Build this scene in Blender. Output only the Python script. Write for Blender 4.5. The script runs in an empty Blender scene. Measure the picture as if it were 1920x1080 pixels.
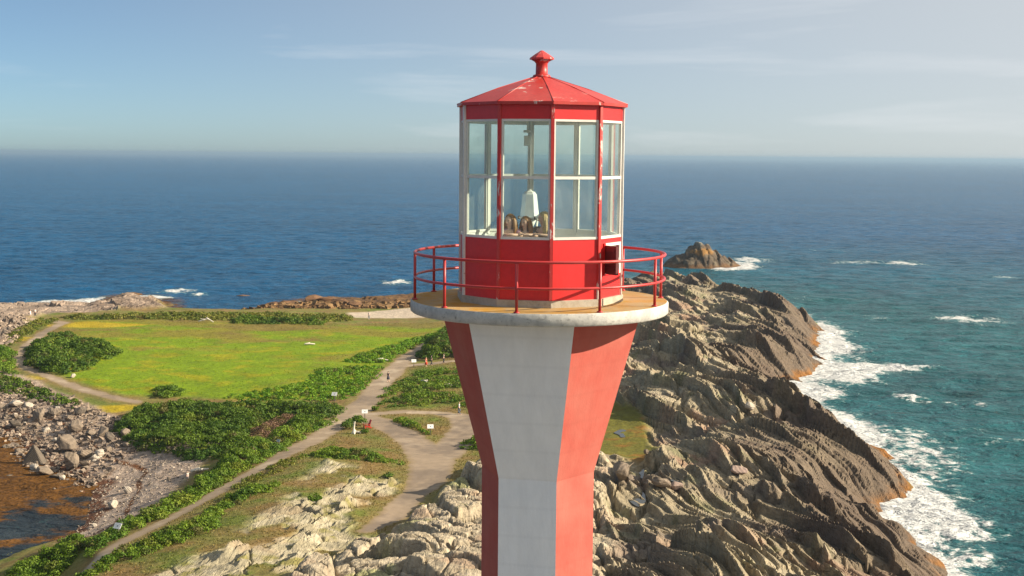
import bpy, bmesh, math, random
import numpy as np
from mathutils import Matrix, Vector

S = bpy.context.scene
COL = S.collection
rad = math.radians

# ------------------------------------------------------------------ camera
FPX = 2450.0
PITCH = rad(5.80)
ROLL = rad(0.5)
CAMZ = 40.0
cd = bpy.data.cameras.new('camera')
cam = bpy.data.objects.new('camera', cd)
COL.objects.link(cam)
cd.sensor_width = 36.0
cd.lens = 36.0 * FPX / 1920.0
cd.clip_start = 0.5
cd.clip_end = 120000.0
cam.matrix_world = Matrix.Translation((0, 0, CAMZ)) @ Matrix.Rotation(math.pi / 2 - PITCH, 4, 'X') @ Matrix.Rotation(ROLL, 4, 'Z')
S.camera = cam

# ------------------------------------------------------------------ sky, sun, exposure
SUN_EL = 27.0
SUN_AZ = 93.0            # degrees clockwise from +Y seen from above
w = bpy.data.worlds.new('World')
S.world = w
w.use_nodes = True
wn, wl = w.node_tree.nodes, w.node_tree.links
wn.clear()
sky = wn.new('ShaderNodeTexSky')
sky.sky_type = 'NISHITA'
sky.sun_disc = False
sky.sun_elevation = rad(SUN_EL)
sky.sun_rotation = rad(SUN_AZ)
sky.altitude = 0.0
sky.air_density = 0.5
sky.dust_density = 0.5
sky.ozone_density = 4.0
bg = wn.new('ShaderNodeBackground')
bg.inputs['Strength'].default_value = 0.083
wo = wn.new('ShaderNodeOutputWorld')
wtc = wn.new('ShaderNodeTexCoord')
wmp = wn.new('ShaderNodeMapping')
wmp.inputs['Scale'].default_value = (2.6, 2.6, 26.0)
wmp.inputs['Rotation'].default_value = (0.0, rad(-1.2), 0.0)
wmp.inputs['Location'].default_value = (3.4, 1.8, 1.04)
wno = wn.new('ShaderNodeTexNoise')
wno.inputs['Scale'].default_value = 1.0
wno.inputs['Detail'].default_value = 7.0
wno.inputs['Roughness'].default_value = 0.55
wno.inputs['Distortion'].default_value = 0.35
wrp = wn.new('ShaderNodeValToRGB')
wrp.color_ramp.elements[0].position = 0.55
wrp.color_ramp.elements[1].position = 0.85
wrp.color_ramp.elements[1].color = (0.55, 0.55, 0.55, 1)
wmx = wn.new('ShaderNodeMixRGB')
wmx.inputs['Color2'].default_value = (6.0, 6.0, 6.1, 1)
wl.new(wtc.outputs['Generated'], wmp.inputs['Vector'])
wl.new(wmp.outputs['Vector'], wno.inputs['Vector'])
wl.new(wno.outputs['Fac'], wrp.inputs['Fac'])
wl.new(wrp.outputs['Color'], wmx.inputs['Fac'])
# the sky pales towards the sun, as humid sea air does
wdt = wn.new('ShaderNodeVectorMath'); wdt.operation = 'DOT_PRODUCT'
wdt.inputs[1].default_value = (math.sin(rad(SUN_AZ)) * math.cos(rad(SUN_EL)), math.cos(rad(SUN_AZ)) * math.cos(rad(SUN_EL)), math.sin(rad(SUN_EL)))
wl.new(wtc.outputs['Generated'], wdt.inputs[0])
war = wn.new('ShaderNodeMapRange'); war.interpolation_type = 'SMOOTHSTEP'
war.inputs['From Min'].default_value = -0.5; war.inputs['From Max'].default_value = 0.62; war.inputs['To Max'].default_value = 0.95
wl.new(wdt.outputs['Value'], war.inputs['Value'])
wha = wn.new('ShaderNodeMixRGB'); wha.inputs['Color2'].default_value = (4.25, 4.35, 4.35, 1)
wl.new(war.outputs['Result'], wha.inputs['Fac'])
wti = wn.new('ShaderNodeMixRGB'); wti.blend_type = 'MULTIPLY'; wti.inputs['Fac'].default_value = 1.0
wti.inputs['Color2'].default_value = (0.83, 0.85, 0.74, 1)
wl.new(sky.outputs['Color'], wti.inputs['Color1']); wl.new(wti.outputs['Color'], wha.inputs['Color1'])
wl.new(wha.outputs['Color'], wmx.inputs['Color1'])
wl.new(wmx.outputs['Color'], bg.inputs['Color'])
wl.new(bg.outputs['Background'], wo.inputs['Surface'])

sd = bpy.data.lights.new('sun', 'SUN')
sd.energy = 5.0
sd.angle = rad(0.5)
sd.color = (1.0, 0.87, 0.68)
sun = bpy.data.objects.new('sun', sd)
COL.objects.link(sun)
SDIR = Vector((math.sin(rad(SUN_AZ)) * math.cos(rad(SUN_EL)), math.cos(rad(SUN_AZ)) * math.cos(rad(SUN_EL)), math.sin(rad(SUN_EL))))
sun.rotation_euler = SDIR.to_track_quat('Z', 'Y').to_euler()
sun.location = (60, 0, 80)

S.view_settings.view_transform = 'Standard'
S.view_settings.look = 'None'
S.view_settings.gamma = 1.0
S.view_settings.use_curve_mapping = False
S.view_settings.exposure = 0.97
S.cycles.max_bounces = 6
S.cycles.transparent_max_bounces = 24
S.cycles.volume_bounces = 0

# ------------------------------------------------------------------ camera maths (design helper: where on the ground a photo point lies)
_cp, _sp = math.cos(PITCH), math.sin(PITCH)
_R0 = np.array([1, 0, 0.]); _U0 = np.array([0, _sp, _cp]); _FW = np.array([0, _cp, -_sp])
_RR = _R0 * math.cos(ROLL) + _U0 * math.sin(ROLL)
_UU = -_R0 * math.sin(ROLL) + _U0 * math.cos(ROLL)
def ray(px, py):
    return _RR * ((px - 960) / FPX) - _UU * ((py - 540) / FPX) + _FW
def G(px, py, z):
    d = ray(px, py); t = (z - CAMZ) / d[2]
    return d[0] * t, d[1] * t
def at_depth(px, py, y):
    d = ray(px, py); t = y / d[1]
    return d[0] * t, y, CAMZ + d[2] * t
def GP(pts, z=4.0):
    return np.array([G(p[0], p[1], p[2] if len(p) > 2 else z) for p in pts])

# ------------------------------------------------------------------ numpy noise
rng = np.random.default_rng(7)
def _h(ix, iy, seed):
    a = (ix.astype(np.int64) * 374761393 + iy.astype(np.int64) * 668265263 + seed * 974634541) & 0xFFFFFFFF
    a = ((a ^ (a >> 13)) * 1274126177) & 0xFFFFFFFF
    a = ((a ^ (a >> 16)) * 2246822519) & 0xFFFFFFFF
    return ((a ^ (a >> 15)) & 0xFFFFFF).astype(np.float64) / 16777216.0
def pn(x, y, seed=0):
    ix = np.floor(x); iy = np.floor(y); fx = x - ix; fy = y - iy
    u = fx * fx * fx * (fx * (fx * 6 - 15) + 10); v = fy * fy * fy * (fy * (fy * 6 - 15) + 10)
    def g(ox, oy):
        a = _h(ix + ox, iy + oy, seed) * 2 * np.pi
        return np.cos(a) * (fx - ox) + np.sin(a) * (fy - oy)
    a = g(0, 0); b = g(1, 0); c = g(0, 1); d = g(1, 1)
    return (a + u * (b - a) + v * (c - a) + u * v * (a - b - c + d)) * 1.5
def fbm(x, y, o=4, seed=0, gain=0.5):
    s = 0; a = 1; t = 0
    for i in range(o):
        s = s + a * pn(x, y, seed + i * 17); t += a; a *= gain; x = x * 2.03 + 5.1; y = y * 2.03 + 1.7
    return s / t
def worley(x, y, seed=0, jit=0.9):
    ix = np.floor(x); iy = np.floor(y)
    f1 = np.full(x.shape, 9.); f2 = np.full(x.shape, 9.); dx1 = np.zeros(x.shape); dy1 = np.zeros(x.shape); r1 = np.zeros(x.shape); r2 = np.zeros(x.shape)
    for ox in (-1, 0, 1):
        for oy in (-1, 0, 1):
            cx = ix + ox; cy = iy + oy
            qx = cx + 0.5 + (_h(cx, cy, seed) - 0.5) * jit; qy = cy + 0.5 + (_h(cx, cy, seed + 1) - 0.5) * jit
            dx = x - qx; dy = y - qy; d = np.sqrt(dx * dx + dy * dy)
            n = d < f1
            f2 = np.where(n, f1, np.minimum(f2, d)); f1 = np.where(n, d, f1)
            dx1 = np.where(n, dx, dx1); dy1 = np.where(n, dy, dy1)
            r1 = np.where(n, _h(cx, cy, seed + 2), r1); r2 = np.where(n, _h(cx, cy, seed + 3), r2)
    return f1, f2, dx1, dy1, r1, r2
def ss(a, b, x):
    t = np.clip((x - a) / (b - a), 0, 1); return t * t * (3 - 2 * t)
def sdf(poly, X, Y, margin=14.0):
    """signed distance, positive inside; clipped at -margin away from the polygon"""
    poly = np.asarray(poly, float)
    out = np.full(X.shape, -margin)
    lo = poly.min(0) - margin; hi = poly.max(0) + margin
    m = (X > lo[0]) & (X < hi[0]) & (Y > lo[1]) & (Y < hi[1])
    x = X[m]; y = Y[m]
    if x.size == 0: return out
    d2 = np.full(x.shape, 1e18); ins = np.zeros(x.shape, bool)
    n = len(poly)
    for i in range(n):
        ax, ay = poly[i]; bx, by = poly[(i + 1) % n]
        ex, ey = bx - ax, by - ay
        t = np.clip(((x - ax) * ex + (y - ay) * ey) / (ex * ex + ey * ey + 1e-12), 0, 1)
        qx = x - ax - t * ex; qy = y - ay - t * ey
        d2 = np.minimum(d2, qx * qx + qy * qy)
        c = ((ay > y) != (by > y)) & (x < (bx - ax) * (y - ay) / (by - ay + 1e-12) + ax)
        ins ^= c
    d = np.sqrt(d2)
    out[m] = np.maximum(np.where(ins, d, -d), -margin)
    return out
def pline(pts, X, Y, margin=12.0):
    """distance minus local half width to a poly-line with (x, y, halfwidth); negative inside"""
    P = np.asarray(pts, float)
    out = np.full(X.shape, margin)
    lo = P[:, :2].min(0) - margin - 3; hi = P[:, :2].max(0) + margin + 3
    m = (X > lo[0]) & (X < hi[0]) & (Y > lo[1]) & (Y < hi[1])
    x = X[m]; y = Y[m]; b = np.full(x.shape, margin)
    for i in range(len(P) - 1):
        ax, ay, aw = P[i]; bx, by, bw = P[i + 1]
        ex, ey = bx - ax, by - ay
        t = np.clip(((x - ax) * ex + (y - ay) * ey) / (ex * ex + ey * ey + 1e-12), 0, 1)
        b = np.minimum(b, np.hypot(x - ax - t * ex, y - ay - t * ey) - (aw + (bw - aw) * t))
    out[m] = b
    return out

# ------------------------------------------------------------------ layout of the cape, in ground coordinates
TX, TY, TZ = at_depth(1011, 560, 27.2)      # tower axis and deck level
BASE_H = 17.5                                # deck above the tower's foot

SHORE = np.vstack([
    np.array([(-30, -60), (-48, 20), (-50, 70)]),
    GP([(-40, 1150), (-60, 1090), (-15, 1052), (58, 1022), (116, 1000), (130, 982), (152, 942), (166, 912), (120, 896), (72, 886), (42, 850), (10, 812), (-80, 800), (-500, 805)], 0),
    np.array([(-260, 150), (-260, 330)]),
    GP([(-300, 579), (0, 577), (60, 576), (120, 571), (168, 572), (182, 564), (240, 553), (300, 560), (322, 580), (400, 587), (460, 588), (500, 580), (560, 566), (620, 560), (700, 568), (760, 564), (850, 562), (960, 560), (1080, 556), (1150, 548), (1205, 520),
        (1235, 519), (1280, 535), (1340, 547), (1400, 563), (1460, 583), (1505, 600), (1537, 611), (1541, 640), (1538, 664), (1528, 676), (1545, 692), (1530, 706), (1490, 714), (1462, 735), (1500, 750), (1570, 787), (1650, 842), (1683, 868), (1712, 918), (1692, 944), (1664, 962), (1654, 992), (1700, 1004), (1735, 1022), (1712, 1030), (1762, 1062), (1800, 1110), (1880, 1200)], 0),
    np.array([(62, 60), (55, 0), (40, -60)])])

CTRL = [(400, 650, 3.6), (200, 650, 3.6), (600, 620, 3.3), (780, 620, 3.3), (300, 592, 3.4), (560, 590, 2.9), (700, 588, 2.0), (650, 700, 4.0),
        (240, 562, 1.7), (130, 578, 2.4), (30, 600, 2.6), (30, 640, 3.0), (50, 700, 3.6), (100, 752, 2.6), (30, 770, 1.4), (110, 800, 1.2),
        (200, 850, 1.4), (250, 880, 1.5), (330, 830, 2.7), (380, 872, 2.8), (260, 950, 1.8), (170, 985, 1.0), (330, 925, 2.4),
        (450, 850, 4.2), (380, 920, 4.1), (250, 990, 4.0), (90, 1060, 3.8), (440, 905, 4.5), (300, 985, 4.6), (150, 1060, 4.7),
        (600, 870, 6.2), (520, 940, 6.4), (650, 950, 6.8), (400, 1030, 6.6), (600, 1060, 8.3), (300, 1080, 6.6), (700, 860, 5.4),
        (850, 910, 6.6), (820, 970, 6.9), (880, 1050, 8.6), (720, 1060, 7.6), (800, 925, 5.0), (745, 985, 5.2), (690, 1020, 6.2),
        (680, 775, 4.3), (820, 835, 4.6), (860, 780, 4.6), (560, 840, 4.5), (740, 690, 4.0), (800, 660, 4.0), (840, 700, 4.4), (960, 640, 4.5), (960, 760, 5.0), (1000, 880, 6.8),
        (1230, 640, 6.4), (1210, 560, 5.0), (1260, 530, 4.6), (1340, 560, 5.2), (1420, 585, 4.6), (1400, 640, 6.2), (1300, 665, 6.8), (1250, 720, 7.2), (1340, 745, 7.6), (1460, 690, 4.6), (1450, 780, 6.0), (1400, 800, 7.4),
        (1250, 890, 6.6), (1350, 900, 8.0), (1470, 900, 7.6), (1570, 900, 5.2), (1600, 970, 4.6), (1520, 1000, 7.6), (1320, 1000, 8.2), (1180, 1000, 7.6), (1160, 890, 6.4),
        (1185, 800, 5.3), (1190, 850, 5.2), (1400, 1070, 9.0), (1650, 1050, 4.6), (1200, 1070, 8.6), (1210, 950, 6.3)]
_cx = np.array([list(G(a, b, c)) + [c] for a, b, c in CTRL] + [
    [TX, TY, TZ - BASE_H], [TX + 6, TY + 6, 18.2], [TX - 8, TY + 4, 17.6], [0, 55, 13.6], [20, 62, 12.0], [-22, 62, 10.5], [-40, 70, 4.5], [42, 70, 6.5], [0, 0, 15], [0, -50, 8], [30, -30, 7], [-30, -30, 7], [-180, 200, 4], [-200, 300, 3]])
_D = np.hypot(_cx[:, None, 0] - _cx[None, :, 0], _cx[:, None, 1] - _cx[None, :, 1])
_W = np.linalg.solve(_D + 1e-6 * np.eye(len(_cx)), _cx[:, 2] - 4.0)
def base_h(X, Y):
    z = np.full(X.shape, 4.0)
    for (cx, cy, _), wv in zip(_cx, _W):
        z += wv * np.sqrt((X - cx) ** 2 + (Y - cy) ** 2 + 9.0)
    return z

def W2(pts, z=4.3): return np.array([list(G(a, b, z)) + [hw] for a, b, hw in pts])
PATHS = [W2([(815, 632, 1.2), (795, 645, 1.3), (762, 668, 1.6), (738, 690, 1.9), (718, 712, 1.9), (692, 745, 1.9), (668, 768, 2.2), (640, 788, 2.0), (600, 815, 1.6), (560, 840, 1.35), (500, 874, 1.15), (440, 905, 1.1), (380, 940, 1.0), (300, 984, 0.95), (230, 1017, 0.95), (150, 1058, 1.0), (60, 1100, 1.0)], 4.4),
         W2([(655, 772, 2.2), (705, 783, 2.0), (755, 808, 2.0), (792, 840, 2.4), (812, 872, 2.6), (806, 905, 2.2), (786, 938, 1.7), (762, 962, 1.5), (735, 990, 1.3), (690, 1025, 0.7)], 4.8),
         W2([(690, 773, 1.2), (760, 770, 1.2), (820, 774, 1.2), (866, 782, 1.9), (880, 800, 2.2), (856, 832, 2.4), (825, 866, 2.4)], 4.6),
         W2([(735, 692, 1.2), (765, 685, 1.1), (810, 683, 1.1), (870, 679, 1.1), (930, 670, 1.1)], 4.1),
         W2([(255, 742, 0.9), (215, 736, 0.95), (160, 724, 1.0), (110, 709, 1.0), (60, 694, 1.0), (38, 681, 1.0), (36, 664, 1.0), (52, 642, 1.0), (80, 620, 1.0), (108, 605, 1.1), (120, 600, 1.2), (100, 596, 1.3), (65, 592, 1.8)], 3.6)]
MEADOW = GP([(130, 595), (250, 597), (420, 598), (560, 602), (660, 602), (830, 602), (860, 620), (800, 638), (745, 668), (700, 705), (660, 740), (600, 752), (480, 748), (370, 738), (240, 733), (150, 715), (80, 695), (60, 660), (90, 625)], 3.6)
BEACH = GP([(-300, 705), (0, 715), (55, 728), (120, 752), (185, 775), (235, 792), (280, 815), (340, 828), (405, 842), (398, 872), (360, 905), (318, 940), (270, 968), (215, 990), (165, 1010), (132, 1018), (112, 1000), (100, 985), (-500, 960)], 1.6)
FARBEACH = GP([(655, 586), (740, 580), (850, 578), (960, 578), (960, 598), (780, 601), (700, 601), (655, 599)], 2.2)
WEEDBEACH = GP([(-250, 570), (60, 566), (300, 540), (340, 582), (440, 586), (560, 582), (660, 585), (740, 580), (960, 577), (960, 545), (560, 550), (470, 575), (400, 570), (0, 560)], 0.8)
ROCK_TL = GP([(-400, 566), (60, 560), (170, 560), (215, 572), (215, 583), (150, 585), (95, 586), (60, 598), (40, 612), (25, 640), (0, 660), (-400, 700)], 2.6)
ROCK_TL2 = GP([(165, 580), (178, 560), (240, 545), (300, 550), (312, 576), (250, 583)], 2.6)
ROCK_R = GP([(1110, 470), (1240, 500), (1400, 540), (1600, 580), (1700, 800), (1850, 1000), (2000, 1300), (1500, 1400), (1130, 1400), (1000, 1130), (890, 1110), (880, 900), (905, 862), (960, 840), (1110, 830), (1140, 760), (1130, 700), (1100, 560)], 6.0)
ROCK_W = GP([(905, 865), (868, 900), (838, 918), (812, 940), (780, 965), (752, 990), (720, 1005), (668, 1040), (620, 1075), (560, 1130), (480, 1400), (1140, 1400), (1140, 860)], 6.8)
HOLLOW = GP([(1100, 750), (1165, 768), (1200, 774), (1222, 802), (1240, 850), (1232, 872), (1198, 878), (1160, 862), (1100, 850)], 5.4)
MOUND = GP([(250, 1085), (330, 1052), (420, 1005), (505, 945), (540, 905), (565, 868), (615, 846), (690, 862), (745, 878), (800, 888), (795, 915), (760, 950), (728, 985), (690, 1010), (650, 1040), (600, 1075), (560, 1140), (300, 1200)], 6.6)

_nv = np.array([0.26, -0.965]); _nu = np.array([0.965, 0.26])
def slabs(U, V, lam, Lv, A, seed, edge=0.07):
    """overlapping beds: each rises in a scarp on its inland side and dips away to the sea"""
    ph = U / lam; i = np.floor(ph); f = ph - i
    a = np.clip(0.45 + 1.25 * pn(V / Lv + i * 3.7, i * 1.93 + 0.5, seed), 0.0, 1.25) * (0.45 + 1.1 * _h(i, i * 0, seed + 5))
    return A * a * (1 - f) * ss(0.0, edge, f)
def rock_detail(X, Y, style):
    U = X * _nu[0] + Y * _nu[1]; V = X * _nv[0] + Y * _nv[1]
    far = ss(185, 255, Y)
    w1 = fbm(X / 26, Y / 26, 3, 5); w2 = fbm(X / 7, Y / 7, 2, 9)
    f1, f2, du, dv, r1, r2 = worley((U + 3 * w1) / 13, (V + 4 * w2) / 24, 41)
    Us = U + 5.5 * w1 + 0.55 * w2 + 2.2 * r2
    h = 1.6 * fbm(U / 15, V / 30, 2, 31) + (0.9 + 0.8 * far) * (r1 - 0.5) - 0.7 * (1 - ss(0.0, 0.06, f2 - f1))
    h = h + slabs(Us, V, 6.4, 22, 1.7 + 1.0 * far, 43)
    h = h + slabs(Us + 0.3 * w2, V, 2.3, 10, 1.15 - 0.3 * far, 45)
    h = h + slabs(Us + 0.15 * w2, V, 0.85, 4.5, 0.40, 47, 0.10)
    g1, g2, eu, ev, q1, q2 = worley(Us / 2.6, V / 4.2, 49)
    h = h + 0.34 * (q1 - 0.5) - 0.42 * (1 - ss(0.0, 0.07, g2 - g1)) * (q2 > 0.35)
    return h - 0.9 + 0.07 * fbm(U / 0.6, V / 1.2, 2, 71)
def round_detail(X, Y):
    """rounded, cracked, pale blocks beside the path"""
    U = X + 1.2 * fbm(X / 6, Y / 6, 3, 81); V = Y + 1.5 * fbm(X / 6, Y / 6, 3, 83)
    U2 = U * 0.8 + V * 0.35; V2 = -U * 0.35 + V * 0.8
    f1, f2, du, dv, r1, r2 = worley(U2 / 4.6, V2 / 6.5, 85)
    h = 1.9 * (r1 - 0.45) + 0.9 * np.sqrt(np.clip(1 - f1 * f1 * 1.5, 0, 1)) - 1.0 * (1 - ss(0, 0.13, f2 - f1)) - 1.2 * du * (r2 - 0.2)
    f1, f2, du, dv, r1, r2 = worley(U2 / 1.7, V2 / 2.4, 87)
    h = h + 0.5 * (r1 - 0.5) + 0.3 * np.sqrt(np.clip(1 - f1 * f1 * 1.5, 0, 1)) - 0.35 * (1 - ss(0, 0.12, f2 - f1))
    h = h + 0.2 * fbm(X / 0.8, Y / 0.8, 3, 89)
    return h
def mound_detail(X, Y):
    U = X * 0.93 - Y * 0.36; V = X * 0.36 + Y * 0.93
    w = fbm(X / 8, Y / 8, 3, 91)
    f1, f2, du, dv, r1, r2 = worley(U / 4.5, V / 7.5, 95)
    Us = U + 1.6 * w + 1.5 * r2
    h = slabs(Us, V, 1.9, 5.5, 0.85, 93) + slabs(Us, V, 0.7, 2.6, 0.36, 97, 0.12) + 0.7 * (r1 - 0.5) - 0.4 * (1 - ss(0, .08, f2 - f1))
    return h - 0.35 + 0.08 * fbm(X / 0.7, Y / 0.7, 3, 99)

def terrain(X, Y):
    """height and cover masks at ground coordinates"""
    sh = sdf(SHORE, X, Y, 60.0)
    b = base_h(X, Y)
    n1 = fbm(X / 9, Y / 9, 4, 3)
    right = ss(-4, 10, X - 0.02 * Y)
    beachy = ss(-10, -26, X) * (1 - ss(215, 235, Y))
    slope = 0.62 * right + (1 - right) * (0.26 * beachy + 0.24 * (1 - beachy))
    s = sh + right * 2.2 * fbm(X / 6, Y / 11, 3, 11) + (1 - right) * 0.8 * n1
    lim = s * slope + (1 - right) * (0.30 + 0.5 * beachy) * np.log1p(np.exp(np.clip(s - 7.5, -30, 30)))
    z = np.where(s > 0, -np.log(np.exp(-np.clip(lim, 0, 60) * 1.2) + np.exp(-np.clip(b, .3, 60) * 1.2)) / 1.2, s * 0.30)
    z = np.maximum(z, -4.0)
    path = np.full(X.shape, 12.0)
    for P in PATHS: path = np.minimum(path, pline(P, X, Y))
    path = path + 0.35 * n1
    ed = 1.6 * n1
    mr = ss(-1.2, 1.0, sdf(ROCK_R, X, Y) + ed)
    mw = ss(-1.0, 1.0, sdf(ROCK_W, X, Y) + ed)
    hol = ss(-0.6, 1.4, sdf(HOLLOW, X, Y) + ed)
    mtl = ss(-1.5, 1.5, sdf(ROCK_TL, X, Y) + ed)
    mt2 = ss(-1.5, 1.5, sdf(ROCK_TL2, X, Y) + ed)
    patch = fbm(X / 7.5, Y / 9, 4, 13)
    mm = ss(-1.0, 2.0, sdf(MOUND, X, Y) + ed) * ss(-0.10, 0.12, patch + 0.14 * ss(150, 105, Y) + 0.25 * fbm(X / 2.2, Y / 2.6, 3, 14) + 0.05)
    offp = ss(0.0, 1.8, path)
    mr, mw, mm = mr * offp * (1 - hol), mw * offp, mm * offp
    mw = np.maximum(mw, ss(92, 74, np.hypot(X, Y)) * ss(0, 4, sh))  # unseen ground around the tower made pale rock to bounce light up
    far = ss(35, 90, np.hypot(X, Y))
    shallow = 0.28 + 0.72 * ss(0.0, 13.0, sh)
    i = mr > 0.01
    if i.any():
        wgt = mr[i] * (1 - mw[i])
        z[i] += wgt * far[i] * shallow[i] * (rock_detail(X[i], Y[i], 0) + 0.4)
    i = mw > 0.01
    if i.any(): z[i] += mw[i] * far[i] * (round_detail(X[i], Y[i]) + 0.1)
    i = mm > 0.01
    if i.any(): z[i] += mm[i] * mound_detail(X[i], Y[i]) * 0.8 + mm[i] * 0.15
    i = (mtl + mt2) > 0.01
    if i.any():
        x, y = X[i], Y[i]
        f1, f2, du, dv, r1, r2 = worley(x / 7 + .3 * pn(x / 4, y / 4, 3), y / 11, 101)
        g1, g2, eu, ev, q1, q2 = worley(x / 2.4, y / 3.4, 103)
        z[i] += np.clip(mtl[i] + mt2[i], 0, 1) * (0.8 * (r1 - .4) - 1.0 * du * r2 + 0.35 * (q1 - .5) - .3 * (1 - ss(0, .12, g2 - g1)) + .12 * fbm(x, y, 3, 105))
        z[i] += mt2[i] * 0.5
    wb = ss(-2, 1.5, sdf(WEEDBEACH, X, Y) + ed)
    i = wb > 0.01
    if i.any():
        x, y = X[i], Y[i]
        f1, f2, du, dv, r1, r2 = worley(x / 9, y / 6, 111)
        z[i] += wb[i] * (1.3 * np.clip(r1 - 0.62, 0, 1) * 2.2 * np.sqrt(np.clip(1 - f1 * f1 * 1.8, 0, 1)) + 0.25 * fbm(x / 1.6, y / 1.6, 3, 113))
    bch = ss(-1.0, 1.0, sdf(BEACH, X, Y) + 0.5 * ed)
    fb = ss(-1.0, 1.0, sdf(FARBEACH, X, Y) + 0.6 * ed)
    mead = ss(-2, 2, sdf(MEADOW, X, Y) + 1.5 * ed)
    soft = 1 - np.clip(mr + mw + mm + mtl + mt2, 0, 1)
    z = z + soft * (0.22 * n1 + 0.05 * fbm(X / 1.3, Y / 1.3, 2, 15)) * ss(-0.5, 1.5, path)
    return dict(z=z, sh=sh, path=path, rock=mr, white=mw, mound=mm, tl=np.clip(mtl + mt2, 0, 1), t2=mt2, hol=hol, beach=bch, fb=fb, weed=wb, mead=mead, n1=n1, patch=patch, right=right)

# ------------------------------------------------------------------ object helpers
MATS = {}
def tag(o, label=None, cat=None, group=None, kind=None):
    if label: o['label'] = label
    if cat: o['category'] = cat
    if group: o['group'] = group
    if kind: o['kind'] = kind
    return o
def np_mesh(name, V, Fq, cols=None, attrs=None, smooth=True):
    """V (n,3), Fq (m,k) faces with a fixed corner count"""
    me = bpy.data.meshes.new(name)
    k = Fq.shape[1]
    me.vertices.add(len(V)); me.vertices.foreach_set('co', np.ascontiguousarray(V, np.float32).ravel())
    me.loops.add(Fq.size); me.loops.foreach_set('vertex_index', np.ascontiguousarray(Fq, np.int32).ravel())
    me.polygons.add(len(Fq)); me.polygons.foreach_set('loop_start', np.arange(0, Fq.size, k, dtype=np.int32))
    me.polygons.foreach_set('loop_total', np.full(len(Fq), k, np.int32))
    me.polygons.foreach_set('use_smooth', np.full(len(Fq), smooth))
    if cols is not None:
        a = me.color_attributes.new('Col', 'FLOAT_COLOR', 'POINT')
        c = np.ones((len(V), 4), np.float32); c[:, :3] = cols
        a.data.foreach_set('color', c.ravel())
    for n, v in (attrs or {}).items():
        a = me.attributes.new(n, 'FLOAT', 'POINT'); a.data.foreach_set('value', np.ascontiguousarray(v, np.float32))
    me.update(calc_edges=True); me.validate()
    return me
def link(name, me, mats, parent=None, loc=None, rotz=None):
    o = bpy.data.objects.new(name, me)
    COL.objects.link(o)
    if me is not None:
        for m in (mats if isinstance(mats, (list, tuple)) else [mats]):
            if len(me.materials) < len(mats if isinstance(mats, (list, tuple)) else [mats]): me.materials.append(m)
    if parent is not None: o.parent = parent
    if loc is not None: o.location = loc
    if rotz is not None: o.rotation_euler = (0, 0, rotz)
    return o
def empty(name, loc, rotz=0.0):
    o = bpy.data.objects.new(name, None); COL.objects.link(o); o.location = loc; o.rotation_euler = (0, 0, rotz); o.empty_display_size = 0.3
    return o
class MB:
    """collects simple solids into one mesh"""
    def __init__(s): s.v = []; s.f = []; s.m = []; s.sm = []
    def add(s, vs, fs, mi=0, smooth=False):
        b = len(s.v); s.v += [tuple(p) for p in vs]
        for f in fs: s.f.append([b + i for i in f]); s.m.append(mi); s.sm.append(smooth)
    def box(s, c, d, rz=0, mi=0, rx=0, ry=0):
        M = Matrix.Translation(c) @ Matrix.Rotation(rz, 4, 'Z') @ Matrix.Rotation(ry, 4, 'Y') @ Matrix.Rotation(rx, 4, 'X')
        vs = [M @ Vector((x * d[0] / 2, y * d[1] / 2, z * d[2] / 2)) for x in (-1, 1) for y in (-1, 1) for z in (-1, 1)]
        s.add(vs, [(0, 1, 3, 2), (4, 6, 7, 5), (0, 4, 5, 1), (2, 3, 7, 6), (0, 2, 6, 4), (1, 5, 7, 3)], mi)
    def tube(s, pts, r, n=8, mi=0, cap=True, closed=False):
        P = [Vector(p) for p in pts]; R = r if isinstance(r, (list, tuple)) else [r] * len(P)
        vs = []; L = len(P)
        for i, p in enumerate(P):
            if closed: t = P[(i + 1) % L] - P[i - 1]
            else: t = P[min(i + 1, L - 1)] - P[max(i - 1, 0)]
            t.normalize()
            a = Vector((0, 0, 1)) if abs(t.z) < 0.9 else Vector((1, 0, 0))
            e1 = t.cross(a).normalized(); e2 = t.cross(e1)
            for j in range(n):
                q = 2 * math.pi * j / n; vs.append(p + (e1 * math.cos(q) + e2 * math.sin(q)) * R[i])
        fs = []
        for i in range(L if closed else L - 1):
            for j in range(n):
                a = i * n + j; b = i * n + (j + 1) % n; c = ((i + 1) % L) * n + (j + 1) % n; d = ((i + 1) % L) * n + j
                fs.append((a, b, c, d))
        if cap and not closed: fs += [tuple(range(n - 1, -1, -1)), tuple((L - 1) * n + j for j in range(n))]
        s.add(vs, fs, mi, True)
    def lathe(s, prof, n=24, mi=0, c=(0, 0, 0), smooth=True, rot=0.0):
        vs = []; 
        for r, z in prof:
            for j in range(n):
                q = 2 * math.pi * j / n + rot; vs.append((c[0] + r * math.sin(q), c[1] - r * math.cos(q), c[2] + z))
        fs = [(i * n + j, i * n + (j + 1) % n, (i + 1) * n + (j + 1) % n, (i + 1) * n + j) for i in range(len(prof) - 1) for j in range(n)]
        fs += [tuple(range(n - 1, -1, -1)), tuple((len(prof) - 1) * n + j for j in range(n))]
        s.add(vs, fs, mi, smooth)
    def mesh(s, name):
        me = bpy.data.meshes.new(name); me.from_pydata(s.v, [], s.f)
        me.polygons.foreach_set('material_index', s.m); me.polygons.foreach_set('use_smooth', s.sm)
        bm = bmesh.new(); bm.from_mesh(me); bmesh.ops.recalc_face_normals(bm, faces=bm.faces); bm.to_mesh(me); bm.free()
        me.update(); return me
    def build(s, name, mats, parent=None, loc=None, rotz=None): return link(name, s.mesh(name), mats, parent, loc, rotz)

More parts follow.
